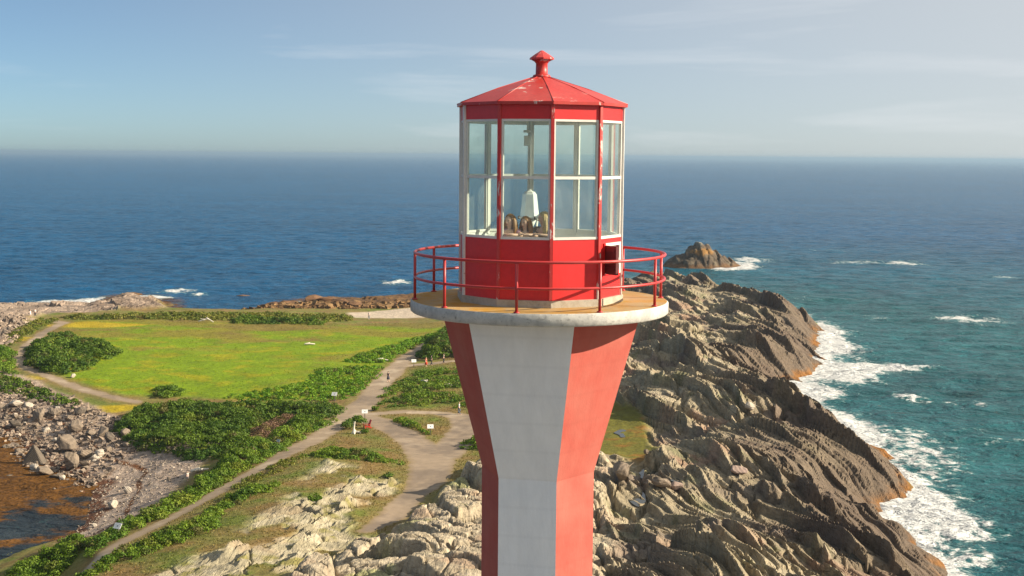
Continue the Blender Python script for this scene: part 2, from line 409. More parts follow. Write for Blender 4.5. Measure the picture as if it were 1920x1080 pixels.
# ------------------------------------------------------------------ materials
def nmat(name):
    m = bpy.data.materials.new(name); m.use_nodes = True
    nt = m.node_tree; b = nt.nodes['Principled BSDF']
    return m, nt.nodes, nt.links, b
def noise(N, L, vec, scale, detail=4, rough=0.55, dist=0.0):
    t = N.new('ShaderNodeTexNoise'); t.inputs['Scale'].default_value = scale; t.inputs['Detail'].default_value = detail
    t.inputs['Roughness'].default_value = rough; t.inputs['Distortion'].default_value = dist
    if vec is not None: L.new(vec, t.inputs['Vector'])
    return t.outputs['Fac']
def ramp(N, L, f, stops):
    r = N.new('ShaderNodeValToRGB'); e = r.color_ramp.elements
    while len(e) < len(stops): e.new(0.5)
    for i, (p, c) in enumerate(stops):
        e[i].position = p; e[i].color = (c, c, c, 1) if isinstance(c, (int, float)) else (*c, 1)
    L.new(f, r.inputs['Fac']); return r.outputs['Color']
def mix(N, L, fac, a, b, mode='MIX'):
    m = N.new('ShaderNodeMixRGB'); m.blend_type = mode
    for s, v in (('Fac', fac), ('Color1', a), ('Color2', b)):
        if isinstance(v, (int, float)): m.inputs[s].default_value = v if s == 'Fac' else (v, v, v, 1)
        elif isinstance(v, tuple): m.inputs[s].default_value = (*v, 1)
        else: L.new(v, m.inputs[s])
    return m.outputs['Color']
def bump(N, L, h, strength, dist, nrm=None):
    b = N.new('ShaderNodeBump'); b.inputs['Strength'].default_value = strength; b.inputs['Distance'].default_value = dist
    L.new(h, b.inputs['Height'])
    if nrm is not None: L.new(nrm, b.inputs['Normal'])
    return b.outputs['Normal']
def objco(N): return N.new('ShaderNodeTexCoord').outputs['Object']
def attr(N, n): 
    a = N.new('ShaderNodeAttribute'); a.attribute_name = n; return a

def ground_mat(name, s1, s2, lo, hi, bs, bd, rough=0.95):
    """vertex albedo varied by two scales of noise, with relief"""
    m, N, L, b = nmat(name)
    co = objco(N); c = attr(N, 'Col').outputs['Color']
    n1 = noise(N, L, co, s1, 6, 0.65); n2 = noise(N, L, co, s2, 4, 0.6)
    c = mix(N, L, 1.0, c, ramp(N, L, n1, [(0.28, lo), (0.72, hi)]), 'MULTIPLY')
    c = mix(N, L, 1.0, c, ramp(N, L, n2, [(0.3, lo * 0.5 + 0.5), (0.7, hi * 0.5 + 0.5)]), 'MULTIPLY')
    L.new(c, b.inputs['Base Color'])
    b.inputs['Roughness'].default_value = rough; b.inputs['Specular IOR Level'].default_value = 0.15
    L.new(bump(N, L, n1, bs, bd, bump(N, L, n2, bs * 0.7, bd * 1.6)), b.inputs['Normal'])
    return m
def bedrock_mat(name):
    m, N, L, b = nmat(name)
    co = objco(N); c = attr(N, 'Col').outputs['Color']
    mp = N.new('ShaderNodeMapping'); mp.vector_type = 'POINT'; mp.inputs['Rotation'].default_value = (0, 0, rad(-15)); mp.inputs['Scale'].default_value = (3.4, 0.45, 3.0); L.new(co, mp.inputs['Vector'])
    st = noise(N, L, mp.outputs['Vector'], 1.0, 7, 0.68, 0.5); n1 = noise(N, L, co, 2.6, 7, 0.7); n2 = noise(N, L, co, 0.5, 5, 0.6)
    vo = N.new('ShaderNodeTexVoronoi'); vo.feature = 'DISTANCE_TO_EDGE'; vo.inputs['Scale'].default_value = 0.42; L.new(mp.outputs['Vector'], vo.inputs['Vector'])
    crack = ramp(N, L, vo.outputs['Distance'], [(0.0, 0.0), (0.07, 1.0)])
    c = mix(N, L, 1.0, c, ramp(N, L, st, [(0.25, 0.66), (0.75, 1.50)]), 'MULTIPLY')
    c = mix(N, L, 1.0, c, ramp(N, L, n1, [(0.25, 0.72), (0.75, 1.28)]), 'MULTIPLY')
    c = mix(N, L, 1.0, c, ramp(N, L, n2, [(0.3, 0.8), (0.7, 1.2)]), 'MULTIPLY')
    L.new(c, b.inputs['Base Color']); b.inputs['Roughness'].default_value = 0.85; b.inputs['Specular IOR Level'].default_value = 0.2
    L.new(bump(N, L, n1, 0.6, 0.08, bump(N, L, st, 0.9, 0.20, bump(N, L, crack, 0.5, 0.12))), b.inputs['Normal'])
    return m
MATS['rock'] = bedrock_mat('rock')
MATS['grass'] = ground_mat('grass', 1.6, 0.22, 0.66, 1.3, 0.8, 0.18)
MATS['shingle'] = ground_mat('shingle', 3.0, 0.8, 0.6, 1.4, 0.9, 0.16)
MATS['path'] = ground_mat('path', 0.9, 0.2, 0.86, 1.14, 0.3, 0.04)

def paint(name, col, peel=(0.55, 0.5, 0.45), amount=0.70, rough=0.45, scale=2.2, stain=0.25, stretch=0.35, fade=None):
    m, N, L, b = nmat(name)
    co = objco(N)
    mp = N.new('ShaderNodeMapping'); mp.inputs['Scale'].default_value = (1, 1, stretch); L.new(co, mp.inputs['Vector'])
    v = mp.outputs['Vector']
    n1 = noise(N, L, v, scale, 8, 0.65, 0.4); n2 = noise(N, L, v, scale * 0.35, 4, 0.6); n3 = noise(N, L, co, scale * 6, 6, 0.7)
    c = mix(N, L, ramp(N, L, n2, [(0.35, 0.0), (0.75, 1.0)]), col, fade or tuple(min(1, x * 0.8 + 0.03) for x in col))
    c = mix(N, L, stain, c, ramp(N, L, n3, [(0.3, 0.55), (0.7, 1.15)]), 'MULTIPLY')
    c = mix(N, L, ramp(N, L, n1, [(amount, 0.0), (amount + 0.05, 1.0)]), c, peel)
    L.new(c, b.inputs['Base Color'])
    b.inputs['Roughness'].default_value = rough
    L.new(bump(N, L, n1, 0.25, 0.02), b.inputs['Normal'])
    return m
MATS['red_lantern'] = paint('red_lantern', (0.68, 0.016, 0.014), (0.6, 0.36, 0.33), 0.80, 0.42, 1.6, 0.3, 0.3, (0.60, 0.035, 0.038))
MATS['red_roof'] = paint('red_roof', (0.47, 0.018, 0.015), (0.64, 0.50, 0.44), 0.62, 0.45, 2.4, 0.45, 1.0, (0.50, 0.065, 0.048))
MATS['red_trim'] = paint('red_trim', (0.56, 0.028, 0.025), (0.66, 0.58, 0.52), 0.57, 0.45, 5.0, 0.3, 0.5, (0.55, 0.07, 0.06))
MATS['red_rail'] = paint('red_rail', (0.52, 0.03, 0.03), (0.6, 0.45, 0.4), 0.72, 0.4, 6.0, 0.3, 1.0)
MATS['white_trim'] = paint('white_trim', (0.78, 0.75, 0.68), (0.45, 0.2, 0.14), 0.68, 0.5, 6.0, 0.35, 1.0)
MATS['white_in'] = paint('white_in', (0.80, 0.80, 0.76), (0.6, 0.55, 0.45), 0.75, 0.5, 3.0, 0.15, 1.0)

def wall_paint(name, col, col2):
    m, N, L, b = nmat(name)
    co = objco(N)
    mp = N.new('ShaderNodeMapping'); mp.inputs['Scale'].default_value = (1, 1, 0.25); L.new(co, mp.inputs['Vector'])
    n1 = noise(N, L, co, 0.9, 6, 0.6); n2 = noise(N, L, mp.outputs['Vector'], 3.5, 6, 0.7); n3 = noise(N, L, co, 16, 4, 0.6)
    c = mix(N, L, ramp(N, L, n1, [(0.35, 0.0), (0.68, 1.0)]), col, col2)
    c = mix(N, L, 0.5, c, ramp(N, L, n2, [(0.3, 0.86), (0.7, 1.08)]), 'MULTIPLY')
    c = mix(N, L, ramp(N, L, n3, [(0.74, 0.0), (0.80, 0.5)]), c, (0.25, 0.2, 0.18))
    wv = N.new('ShaderNodeTexWave'); wv.bands_direction = 'Z'; wv.inputs['Scale'].default_value = 0.52; wv.inputs['Distortion'].default_value = 0.15; wv.inputs['Detail'].default_value = 2
    L.new(co, wv.inputs['Vector'])
    c = mix(N, L, 0.35, c, ramp(N, L, wv.outputs['Fac'], [(0.0, 0.90), (0.05, 1.0)]), 'MULTIPLY')
    L.new(c, b.inputs['Base Color']); b.inputs['Roughness'].default_value = 0.75; b.inputs['Specular IOR Level'].default_value = 0.25
    L.new(bump(N, L, n2, 0.35, 0.03, bump(N, L, n3, 0.25, 0.012)), b.inputs['Normal'])
    return m
MATS['shaft_red'] = wall_paint('shaft_red', (0.43, 0.088, 0.066), (0.46, 0.135, 0.102))
MATS['shaft_white'] = wall_paint('shaft_white', (0.88, 0.88, 0.86), (0.83, 0.84, 0.84))

def concrete(name, c1, c2, c3, sc=1.6):
    m, N, L, b = nmat(name)
    co = objco(N)
    n1 = noise(N, L, co, sc, 8, 0.7, 0.5); n2 = noise(N, L, co, sc * 4.5, 6, 0.7); n3 = noise(N, L, co, sc * 0.5, 3, 0.5)
    c = mix(N, L, ramp(N, L, n1, [(0.36, 0.0), (0.62, 1.0)]), c1, c2)
    c = mix(N, L, ramp(N, L, n2, [(0.55, 0.0), (0.74, 1.0)]), c, c3)
    c = mix(N, L, 0.6, c, ramp(N, L, n3, [(0.3, 0.75), (0.7, 1.2)]), 'MULTIPLY')
    L.new(c, b.inputs['Base Color']); b.inputs['Roughness'].default_value = 0.9; b.inputs['Specular IOR Level'].default_value = 0.2
    L.new(bump(N, L, n2, 0.5, 0.02), b.inputs['Normal'])
    return m
MATS['deck_top'] = concrete('deck_top', (0.40, 0.30, 0.16), (0.40, 0.21, 0.03), (0.28, 0.25, 0.20), 1.1)
MATS['deck_edge'] = concrete('deck_edge', (0.62, 0.60, 0.54), (0.40, 0.39, 0.36), (0.22, 0.21, 0.19), 2.6)
MATS['kerb'] = concrete('kerb', (0.50, 0.46, 0.38), (0.36, 0.31, 0.24), (0.28, 0.26, 0.22), 3.0)

def plain(name, col, rough=0.6, var=0.2, scale=9.0, metal=0.0):
    m, N, L, b = nmat(name)
    n1 = noise(N, L, objco(N), scale, 5, 0.6)
    L.new(mix(N, L, 1.0, col, ramp(N, L, n1, [(0.3, 1 - var), (0.7, 1 + var)]), 'MULTIPLY'), b.inputs['Base Color'])
    b.inputs['Roughness'].default_value = rough; b.inputs['Metallic'].default_value = metal
    return m
def glass_mat(name):
    m = bpy.data.materials.new(name); m.use_nodes = True; N, L = m.node_tree.nodes, m.node_tree.links
    N.clear()
    out = N.new('ShaderNodeOutputMaterial'); tr = N.new('ShaderNodeBsdfTransparent'); gl = N.new('ShaderNodeBsdfGlossy'); df = N.new('ShaderNodeBsdfDiffuse')
    tr.inputs['Color'].default_value = (0.93, 0.97, 0.95, 1); gl.inputs['Roughness'].default_value = 0.02; df.inputs['Color'].default_value = (0.72, 0.78, 0.76, 1)
    lw = N.new('ShaderNodeLayerWeight'); pw = N.new('ShaderNodeMath'); pw.operation = 'POWER'; pw.inputs[1].default_value = 4.0; L.new(lw.outputs['Facing'], pw.inputs[0])
    fr = N.new('ShaderNodeMath'); fr.operation = 'MULTIPLY_ADD'; fr.inputs[1].default_value = 0.5; fr.inputs[2].default_value = 0.03; L.new(pw.outputs[0], fr.inputs[0])
    n1 = noise(N, L, objco(N), 1.3, 5, 0.6, 0.6)
    dirt = ramp(N, L, n1, [(0.35, 0.02), (0.75, 0.10)])
    m1 = N.new('ShaderNodeMixShader'); m2 = N.new('ShaderNodeMixShader')
    L.new(dirt, m1.inputs[0]); L.new(tr.outputs[0], m1.inputs[1]); L.new(df.outputs[0], m1.inputs[2])
    L.new(fr.outputs[0], m2.inputs[0]); L.new(m1.outputs[0], m2.inputs[1]); L.new(gl.outputs[0], m2.inputs[2])
    L.new(m2.outputs[0], out.inputs['Surface'])
    return m
MATS['glass'] = glass_mat('salt_hazed_glass')

def leaf_mat(name):
    m, N, L, b = nmat(name)
    c = attr(N, 'Col').outputs['Color']
    L.new(c, b.inputs['Base Color']); b.inputs['Roughness'].default_value = 0.65; b.inputs['Specular IOR Level'].default_value = 0.25
    tl = N.new('ShaderNodeBsdfTranslucent'); L.new(mix(N, L, 1.0, c, (1.25, 1.3, 0.5), 'MULTIPLY'), tl.inputs['Color'])
    ms = N.new('ShaderNodeMixShader'); ms.inputs[0].default_value = 0.28
    out = N['Material Output'] if 'Material Output' in N else [n for n in N if n.type == 'OUTPUT_MATERIAL'][0]
    L.new(b.outputs[0], ms.inputs[1]); L.new(tl.outputs[0], ms.inputs[2]); L.new(ms.outputs[0], out.inputs['Surface'])
    return m
MATS['leaf'] = leaf_mat('leaf')
MATS['wood'] = plain('driftwood', (0.62, 0.56, 0.46), 0.85, 0.3, 6)
MATS['stem'] = plain('stem', (0.10, 0.07, 0.04), 0.9, 0.3, 12)
MATS['chair_red'] = plain('chair_red', (0.42, 0.03, 0.015), 0.5, 0.15, 8)
MATS['sign_white'] = plain('sign_white', (0.80, 0.79, 0.74), 0.5, 0.05, 8)
MATS['sign_print'] = plain('sign_print', (0.16, 0.18, 0.22), 0.6, 0.3, 30)
MATS['post_grey'] = plain('post_grey', (0.16, 0.14, 0.12), 0.8, 0.2, 10)

# ================================================================== SETTING: the land
def polar_grid(th, r):
    T, Rr = np.meshgrid(th, r)
    return Rr * np.sin(T), Rr * np.cos(T)
th = np.radians(np.concatenate([np.linspace(-120, -50, 14), np.linspace(-46, -26, 26), np.linspace(-24.5, 19.8, 780), np.linspace(21, 46, 30), np.linspace(50, 120, 14)]))
rr = np.concatenate([np.linspace(2, 80, 45), np.geomspace(80.6, 480, 800)])
X, Y = polar_grid(th, rr)
nr, nc = X.shape
TR = terrain(X.ravel(), Y.ravel())
Xf, Yf, Zf = X.ravel(), Y.ravel(), TR['z']

ZG = Zf.reshape(nr, nc)
def HI(x, y):
    """ground height by interpolation in the land mesh"""
    x = np.atleast_1d(np.asarray(x, float)); y = np.atleast_1d(np.asarray(y, float))
    t = np.clip(np.arctan2(x, y), th[0], th[-1] - 1e-6); r = np.clip(np.hypot(x, y), rr[0], rr[-1] - 1e-3)
    j = np.clip(np.searchsorted(th, t) - 1, 0, len(th) - 2); i = np.clip(np.searchsorted(rr, r) - 1, 0, len(rr) - 2)
    a = (t - th[j]) / (th[j + 1] - th[j]); b = (r - rr[i]) / (rr[i + 1] - rr[i])
    return (ZG[i, j] * (1 - a) + ZG[i, j + 1] * a) * (1 - b) + (ZG[i + 1, j] * (1 - a) + ZG[i + 1, j + 1] * a) * b
def PX(px, py, z=4.0):
    """ground point seen at a photo point"""
    for _ in range(16):
        x, y = G(px, py, z); z += 0.5 * (float(HI(x, y)[0]) - z)
    x, y = G(px, py, z)
    return x, y, float(HI(x, y)[0])

def lerp(a, b, t): return a + (np.asarray(b) - a) * t[:, None]
def albedo(x, y, t):
    n = x.size
    z = t['z']
    f0 = fbm(x / 22, y / 15, 4, 201); f1 = fbm(x / 6, y / 5, 4, 203); f2 = fbm(x / 1.6, y / 1.6, 3, 205); f3 = fbm(x / 40, y / 22, 3, 207)
    c = np.tile(np.array([0.175, 0.152, 0.045]), (n, 1))                        # rough grass
    c = lerp(c, (0.20, 0.135, 0.05), ss(-0.05, 0.35, f1))                       # dry patches
    c = lerp(c, (0.125, 0.150, 0.028), ss(0.0, 0.4, -f1 + 0.3 * f2))
    gm = np.tile(np.array([0.148, 0.222, 0.006]), (n, 1))                       # lush meadow
    gm = lerp(gm, (0.235, 0.238, 0.008), ss(0.0, 0.35, f1))
    gm = lerp(gm, (0.19, 0.17, 0.022), ss(0.0, 0.4, f0 + 0.5 * ss(225, 285, y) - 0.2))
    gm = lerp(gm, (0.17, 0.125, 0.035), ss(0.10, 0.45, f3 + 0.5 * ss(235, 290, y) - 0.17 + 0.25 * f1) * 0.85)
    c = lerp(c, gm, t['mead'])
    yp = sum(np.exp(-((x - a) / w1) ** 2 - ((y - b2) / w2) ** 2) for a, b2, w1, w2 in YELLOW)
    c = lerp(c, (0.36, 0.27, 0.016), ss(0.35, 0.75, yp + 0.35 * f1))
    # hollow
    c = lerp(c, (0.135, 0.125, 0.022), t['hol']); c = lerp(c, (0.22, 0.11, 0.02), t['hol'] * ss(0.0, 0.3, f1))
    # rock
    r = np.tile(np.array([0.245, 0.203, 0.132]), (n, 1))
    r = lerp(r, (0.32, 0.272, 0.185), ss(0.0, 0.35, f1))
    r = lerp(r, (0.27, 0.165, 0.11), ss(0.12, 0.4, fbm(x / 11, y / 9, 3, 211)) * 0.7)
    r = lerp(r, (0.17, 0.16, 0.085), ss(0.18, 0.42, fbm(x / 4, y / 6, 3, 213)) * 0.8)
    r = lerp(r, (0.16, 0.125, 0.095), ss(0.0, 0.35, -f0))
    sea = ss(25, 4.0, t['sh'] + 7 * f0 + 2 * f1)
    r = lerp(r, (0.105, 0.076, 0.054), sea * 0.92)
    alg = ss(1.7, 0.6, z + 1.3 * f1 + 0.5 * f2) * ss(6.0, 1.5, t['sh'] + 2.5 * f1)
    r = lerp(r, (0.20, 0.085, 0.016), alg * ss(-0.3, 0.15, f0 + f1 * 0.7 + f2 * 0.4))
    c = lerp(c, r, t['rock'])
    wr = np.tile(np.array([0.30, 0.25, 0.175]), (n, 1))
    wr = lerp(wr, (0.38, 0.32, 0.23), ss(0, .3, f2)); wr = lerp(wr, (0.30, 0.22, 0.15), ss(0.12, 0.45, f1)); wr = lerp(wr, (0.28, 0.27, 0.13), ss(0.2, 0.45, -f1))
    c = lerp(c, wr, t['white'])
    mr = np.tile(np.array([0.27, 0.235, 0.155]), (n, 1))
    mr = lerp(mr, (0.34, 0.30, 0.21), ss(0, .3, f2)); mr = lerp(mr, (0.19, 0.17, 0.06), ss(0.1, .4, fbm(x / 3, y / 3, 3, 215))); mr = lerp(mr, (0.25, 0.20, 0.13), ss(0.1, 0.45, f1))
    c = lerp(c, mr, t['mound'])
    # left rocks and beaches
    tl = np.tile(np.array([0.27, 0.205, 0.155]), (n, 1)); tl = lerp(tl, (0.17, 0.13, 0.10), ss(-0.1, .3, f1)); tl = lerp(tl, (0.13, 0.095, 0.07), t['t2'] * ss(-0.3, 0.2, f1 + f2))
    tl = lerp(tl, (0.10, 0.055, 0.025), ss(1.3, 0.5, z + 0.3 * f1))
    c = lerp(c, tl, t['tl'])
    wd = np.tile(np.array([0.135, 0.075, 0.035]), (n, 1)); wd = lerp(wd, (0.22, 0.13, 0.05), ss(0, .4, f1)); wd = lerp(wd, (0.07, 0.045, 0.03), ss(0, .4, -f2))
    c = lerp(c, wd, t['weed'] * (1 - t['fb']) * (1 - t['tl']))
    c = lerp(c, (0.46, 0.38, 0.29), t['fb'])
    bh = np.tile(np.array([0.345, 0.265, 0.205]), (n, 1)); bh = lerp(bh, (0.26, 0.205, 0.165), ss(0, .4, f1)); bh = lerp(bh, (0.41, 0.325, 0.255), ss(0, .4, f2))
    bh = lerp(bh, (0.14, 0.06, 0.025), ss(0.55, 0.9, np.exp(-((z - 1.25 - .25 * f0) / 0.16) ** 2) + 0.5 * f2))      # wrack line
    bh = lerp(bh, (0.12, 0.055, 0.03), ss(0.5, 0.25, z + 0.35 * f1 + 0.2 * f2))
    c = lerp(c, bh, t['beach'])
    pth = np.tile(np.array([0.29, 0.222, 0.155]), (n, 1)); pth = lerp(pth, (0.40, 0.32, 0.23), ss(0.05, .4, f1 + 0.3 * f2)); pth = lerp(pth, (0.20, 0.155, 0.115), ss(0.05, .4, f0 + 0.3 * f2)); pth = lerp(pth, (0.23, 0.165, 0.085), ss(-0.7, 0.1, t['path'] + 0.5 * f2) * 0.6)
    pm = ss(0.25, -0.15, t['path'] + 0.55 * f2 + 0.25 * f1)
    c = lerp(c, (0.20, 0.145, 0.055), ss(1.6, 0.2, t['path'] + 0.5 * f1) * (1 - t['rock']) * (1 - t['white']) * (1 - t['mound']) * 0.6)
    c = lerp(c, pth, pm)
    c = lerp(c, (0.05, 0.045, 0.03), ss(-0.1, -0.8, z))
    return c, pm
YELLOW = [(*G(150, 604, 3.6), 9, 5), (*G(205, 607, 3.6), 8, 3), (*G(55, 632, 3.4), 3.5, 3), (*G(215, 752, 3.4), 5, 2.5), (*G(45, 708, 3.4), 4, 2)]
ALB, PM = albedo(Xf, Yf, TR)
V = np.stack([Xf, Yf, Zf], 1)
idx = np.arange(nr * nc).reshape(nr, nc)
Q = np.stack([idx[:-1, :-1], idx[:-1, 1:], idx[1:, 1:], idx[1:, :-1]], -1).reshape(-1, 4)
def qm(a): return a[Q].mean(1)
keep = Zf[Q].max(1) > -1.2
cls = np.zeros(len(Q), int)
cls[qm(TR['mead']) > 0.5] = 1
cls[qm(np.clip(TR['rock'] + TR['white'] + TR['tl'] + TR['mound'], 0, 1)) > 0.45] = 4
cls[(qm(TR['weed']) > 0.5) & (cls != 4)] = 5
cls[(qm(TR['beach']) > 0.5) | (qm(TR['fb']) > 0.5)] = 3
cls[qm(PM) > 0.5] = 2
for k, (nm, mt) in enumerate([('grassy_ground', 'grass'), ('meadow', 'grass'), ('footpath', 'path'), ('beach', 'shingle'), ('bedrock', 'rock'), ('weedy_foreshore', 'shingle')]):
    q = Q[keep & (cls == k)]
    u, inv = np.unique(q, return_inverse=True)
    o = link(nm, np_mesh(nm, V[u], inv.reshape(-1, 4), ALB[u], smooth=(nm != 'bedrock')), MATS[mt])
    tag(o, kind='structure')
del Q, keep, cls

# ================================================================== SETTING: the sea
WHITE = [(745, 529, 30, 5, 1.0), (335, 546, 34, 4, 1.0), (372, 552, 18, 3, .9), (110, 567, 60, 5, 1.0), (170, 563, 25, 5, .7), (1410, 487, 34, 5, 1.0), (1360, 503, 45, 5, 1.1), (1390, 497, 35, 7, .9), (1600, 492, 55, 5, .55), (1700, 494, 45, 5, .7), (1880, 520, 40, 4, .5), (1500, 560, 60, 5, .3), (1835, 600, 70, 9, .62), (1780, 597, 40, 6, .4), (1640, 596, 30, 5, .5), (1690, 690, 70, 7, .75), (1620, 690, 60, 12, .8), (1710, 747, 28, 9, .85), (1820, 760, 70, 9, .45), (1890, 830, 60, 8, .5), (1800, 810, 60, 6, .35), (1550, 640, 60, 26, .8), (1590, 705, 45, 16, 1.0), (1540, 738, 60, 10, 1.1), (1740, 960, 80, 40, .75), (1790, 985, 70, 28, .6), (1720, 830, 60, 40, .45), (1850, 1050, 60, 20, .4), (1560, 470, 60, 4, .35), (1480, 600, 60, 10, .3)]
ths = np.radians(np.concatenate([np.linspace(-180, -60, 30), np.linspace(-56, -27, 24), np.linspace(-25, 25, 420), np.linspace(27, 56, 24), np.linspace(60, 180, 30)]))
rs = np.concatenate([np.linspace(1, 95, 8), np.geomspace(100, 1800, 560), np.geomspace(1850, 40000, 70)])
X, Y = polar_grid(ths, rs); nr, nc = X.shape
xs, ys = X.ravel(), Y.ravel(); R = np.hypot(xs, ys)
amp = ss(1800, 500, R)
shd = -sdf(SHORE, xs, ys, 80.0)
cove = ss(-10, -30, xs) * ss(215, 190, ys)
calm = 1 - 0.9 * cove
wz = amp * calm * (0.50 * fbm(xs / 26 + ys / 60, ys / 11, 2, 301) + 0.42 * fbm(xs / 8, ys / 4.2 + xs / 30, 3, 303)) * (0.35 + 0.65 * ss(0, 25, shd))
foam = np.zeros(xs.shape)
rgt = ss(5, 30, xs) * ss(90, 140, ys)
fn = fbm(xs / 14, ys / 22, 3, 311)
foam += rgt * np.exp(-np.clip(shd, 0, 99) / np.clip(3.4 + 5 * fn, 1.0, 10)) * (0.85 + 0.6 * fn)
for px, py, sx, sy, a in WHITE:
    gx, gy = G(px, py, 0); dx = sx * gy / FPX; dy = abs(G(px, py - sy, 0)[1] - gy)
    foam += a * np.exp(-((xs - gx) / dx) ** 2 - ((ys - gy) / dy) ** 2) * (0.75 + 0.8 * fbm(xs / (dx * .5) , ys / (dy * .6), 2, 313))
foam += 0.9 * ss(-20, -60, xs) * ss(240, 260, ys) * ss(7, 0, shd) * ss(-0.1, 0.3, fn)
foam *= (1 - cove)
kelp = cove * ss(-0.45, 0.55, fbm(xs / 8, ys / 5, 4, 321) + 0.30 * ss(134, 152, ys) - 0.32 * ss(14, 3, shd) * ss(158, 140, ys) + 0.12)
kelp = np.maximum(kelp, ss(-20, -60, xs) * ss(230, 260, ys) * ss(10, 1, shd + 5 * fn) * 0.5)
deep = np.clip(ss(2, 45, shd) , 0, 1)
teal = np.clip(ss(-30, 110, xs + 14 * fbm(xs / 60, ys / 40, 3, 325)) * ss(750, 250, R) + 0.35 * ss(60, 0, shd) * rgt, 0, 1)
b0 = np.array([0.001, 0.064, 0.155]); b1 = np.array([0.014, 0.094, 0.106])
wc = b0 + (b1 - b0) * teal[:, None]
wc = wc * (1 + 0.28 * fbm(xs / 130, ys / 60, 3, 327) + 0.15 * fbm(xs / 20, ys / 9, 2, 329))[:, None]
wc = lerp(wc, (0.020, 0.028, 0.034), cove); 
wz = wz + np.clip(foam, 0, 1.2) * (0.25 + 0.45 * np.clip(fbm(xs / 3.5, ys / 2.2, 3, 341) + 0.2, 0, 1)) * ss(900, 300, R)
Vs = np.stack([xs, ys, wz], 1); idx = np.arange(nr * nc).reshape(nr, nc)
Qs = np.stack([idx[:-1, :-1], idx[:-1, 1:], idx[1:, 1:], idx[1:, :-1]], -1).reshape(-1, 4)
m, N, L, b = nmat('sea_water')
co = objco(N)
col = mix(N, L, 1.0, attr(N, 'Col').outputs['Color'], ramp(N, L, noise(N, L, objco(N), 0.13, 7, 0.7, 0.5), [(0.3, 0.55), (0.7, 1.45)]), 'MULTIPLY'); fa = attr(N, 'foam').outputs['Fac']; ka = attr(N, 'kelp').outputs['Fac']
mp = N.new('ShaderNodeMapping'); mp.inputs['Scale'].default_value = (0.55, 1.0, 1.0); mp.inputs['Rotation'].default_value = (0, 0, rad(8)); L.new(co, mp.inputs['Vector'])
v = mp.outputs['Vector']
w1 = noise(N, L, v, 0.16, 5, 0.6, 0.3); w2 = noise(N, L, v, 0.75, 5, 0.62, 0.4); w3 = noise(N, L, v, 0.02, 4, 0.6)
nrm = bump(N, L, w2, 1.0, 1.3, bump(N, L, w1, 1.0, 2.8, bump(N, L, w3, 0.6, 7.0)))
fo1 = noise(N, L, co, 0.42, 8, 0.68, 1.1); fo2 = noise(N, L, co, 1.7, 5, 0.65, 0.6)
fm = N.new('ShaderNodeMath'); fm.operation = 'ADD'; L.new(fo1, fm.inputs[0])
f2m = N.new('ShaderNodeMath'); f2m.operation = 'MULTIPLY'; f2m.inputs[1].default_value = 0.35; L.new(fo2, f2m.inputs[0]); L.new(f2m.outputs[0], fm.inputs[1])
fs = N.new('ShaderNodeMath'); fs.operation = 'MULTIPLY_ADD'; fs.inputs[1].default_value = 0.62; L.new(fa, fs.inputs[0]); L.new(fm.outputs[0], fs.inputs[2])
fmask = ramp(N, L, fs.outputs[0], [(0.90, 0.0), (1.04, 0.55), (1.26, 1.0)])
lift = ramp(N, L, fs.outputs[0], [(0.80, 0.0), (1.10, 0.7)])
kn = noise(N, L, mp.outputs['Vector'], 0.55, 8, 0.7, 0.8)
ks = N.new('ShaderNodeMath'); ks.operation = 'MULTIPLY_ADD'; ks.inputs[1].default_value = 0.5; L.new(ka, ks.inputs[0]); L.new(kn, ks.inputs[2])
km = ramp(N, L, ks.outputs[0], [(0.61, 0.0), (0.78, 1.0)])
kcol = mix(N, L, noise(N, L, co, 1.6, 5, 0.7), (0.045, 0.024, 0.010), (0.21, 0.095, 0.020))
col = mix(N, L, km, col, kcol)
col = mix(N, L, lift, col, (0.05, 0.19, 0.19))
c = mix(N, L, fmask, col, (0.60, 0.61, 0.60))
L.new(c, b.inputs['Base Color'])
rg = mix(N, L, fmask, 0.22, 0.9); rg = mix(N, L, km, rg, (0.6, 0.6, 0.6)); L.new(rg, b.inputs['Roughness'])
b.inputs['IOR'].default_value = 1.33; b.inputs['Specular IOR Level'].default_value = 0.07
L.new(nrm, b.inputs['Normal'])
MATS['sea'] = m
o = link('sea', np_mesh('sea', Vs, Qs, wc, dict(foam=foam, kelp=kelp)), m); tag(o, kind='structure')
del Qs, Vs

# ================================================================== the sea air
hz = MB(); hz.box((0, 0, 22.0), (84000, 84000, 56.0))
m = bpy.data.materials.new('sea_haze'); m.use_nodes = True
N, L = m.node_tree.nodes, m.node_tree.links; N.clear()
pv = N.new('ShaderNodeVolumePrincipled'); pv.inputs['Color'].default_value = (0.38, 0.54, 0.70, 1); pv.inputs['Density'].default_value = 0.00011; pv.inputs['Anisotropy'].default_value = 0.25
ho = N.new('ShaderNodeOutputMaterial'); L.new(pv.outputs[0], ho.inputs['Volume'])
tag(hz.build('haze', m), kind='stuff')

# ================================================================== THE LIGHTHOUSE
LH = empty('lighthouse', (TX, TY, TZ - BASE_H))
tag(LH, 'red and white striped lighthouse with flared top, round gallery and red glazed lantern', 'lighthouse')
D = BASE_H
OFF = -1.2
def pol(R, a, z): return (R * math.sin(rad(a)), -R * math.cos(rad(a)), D + z)
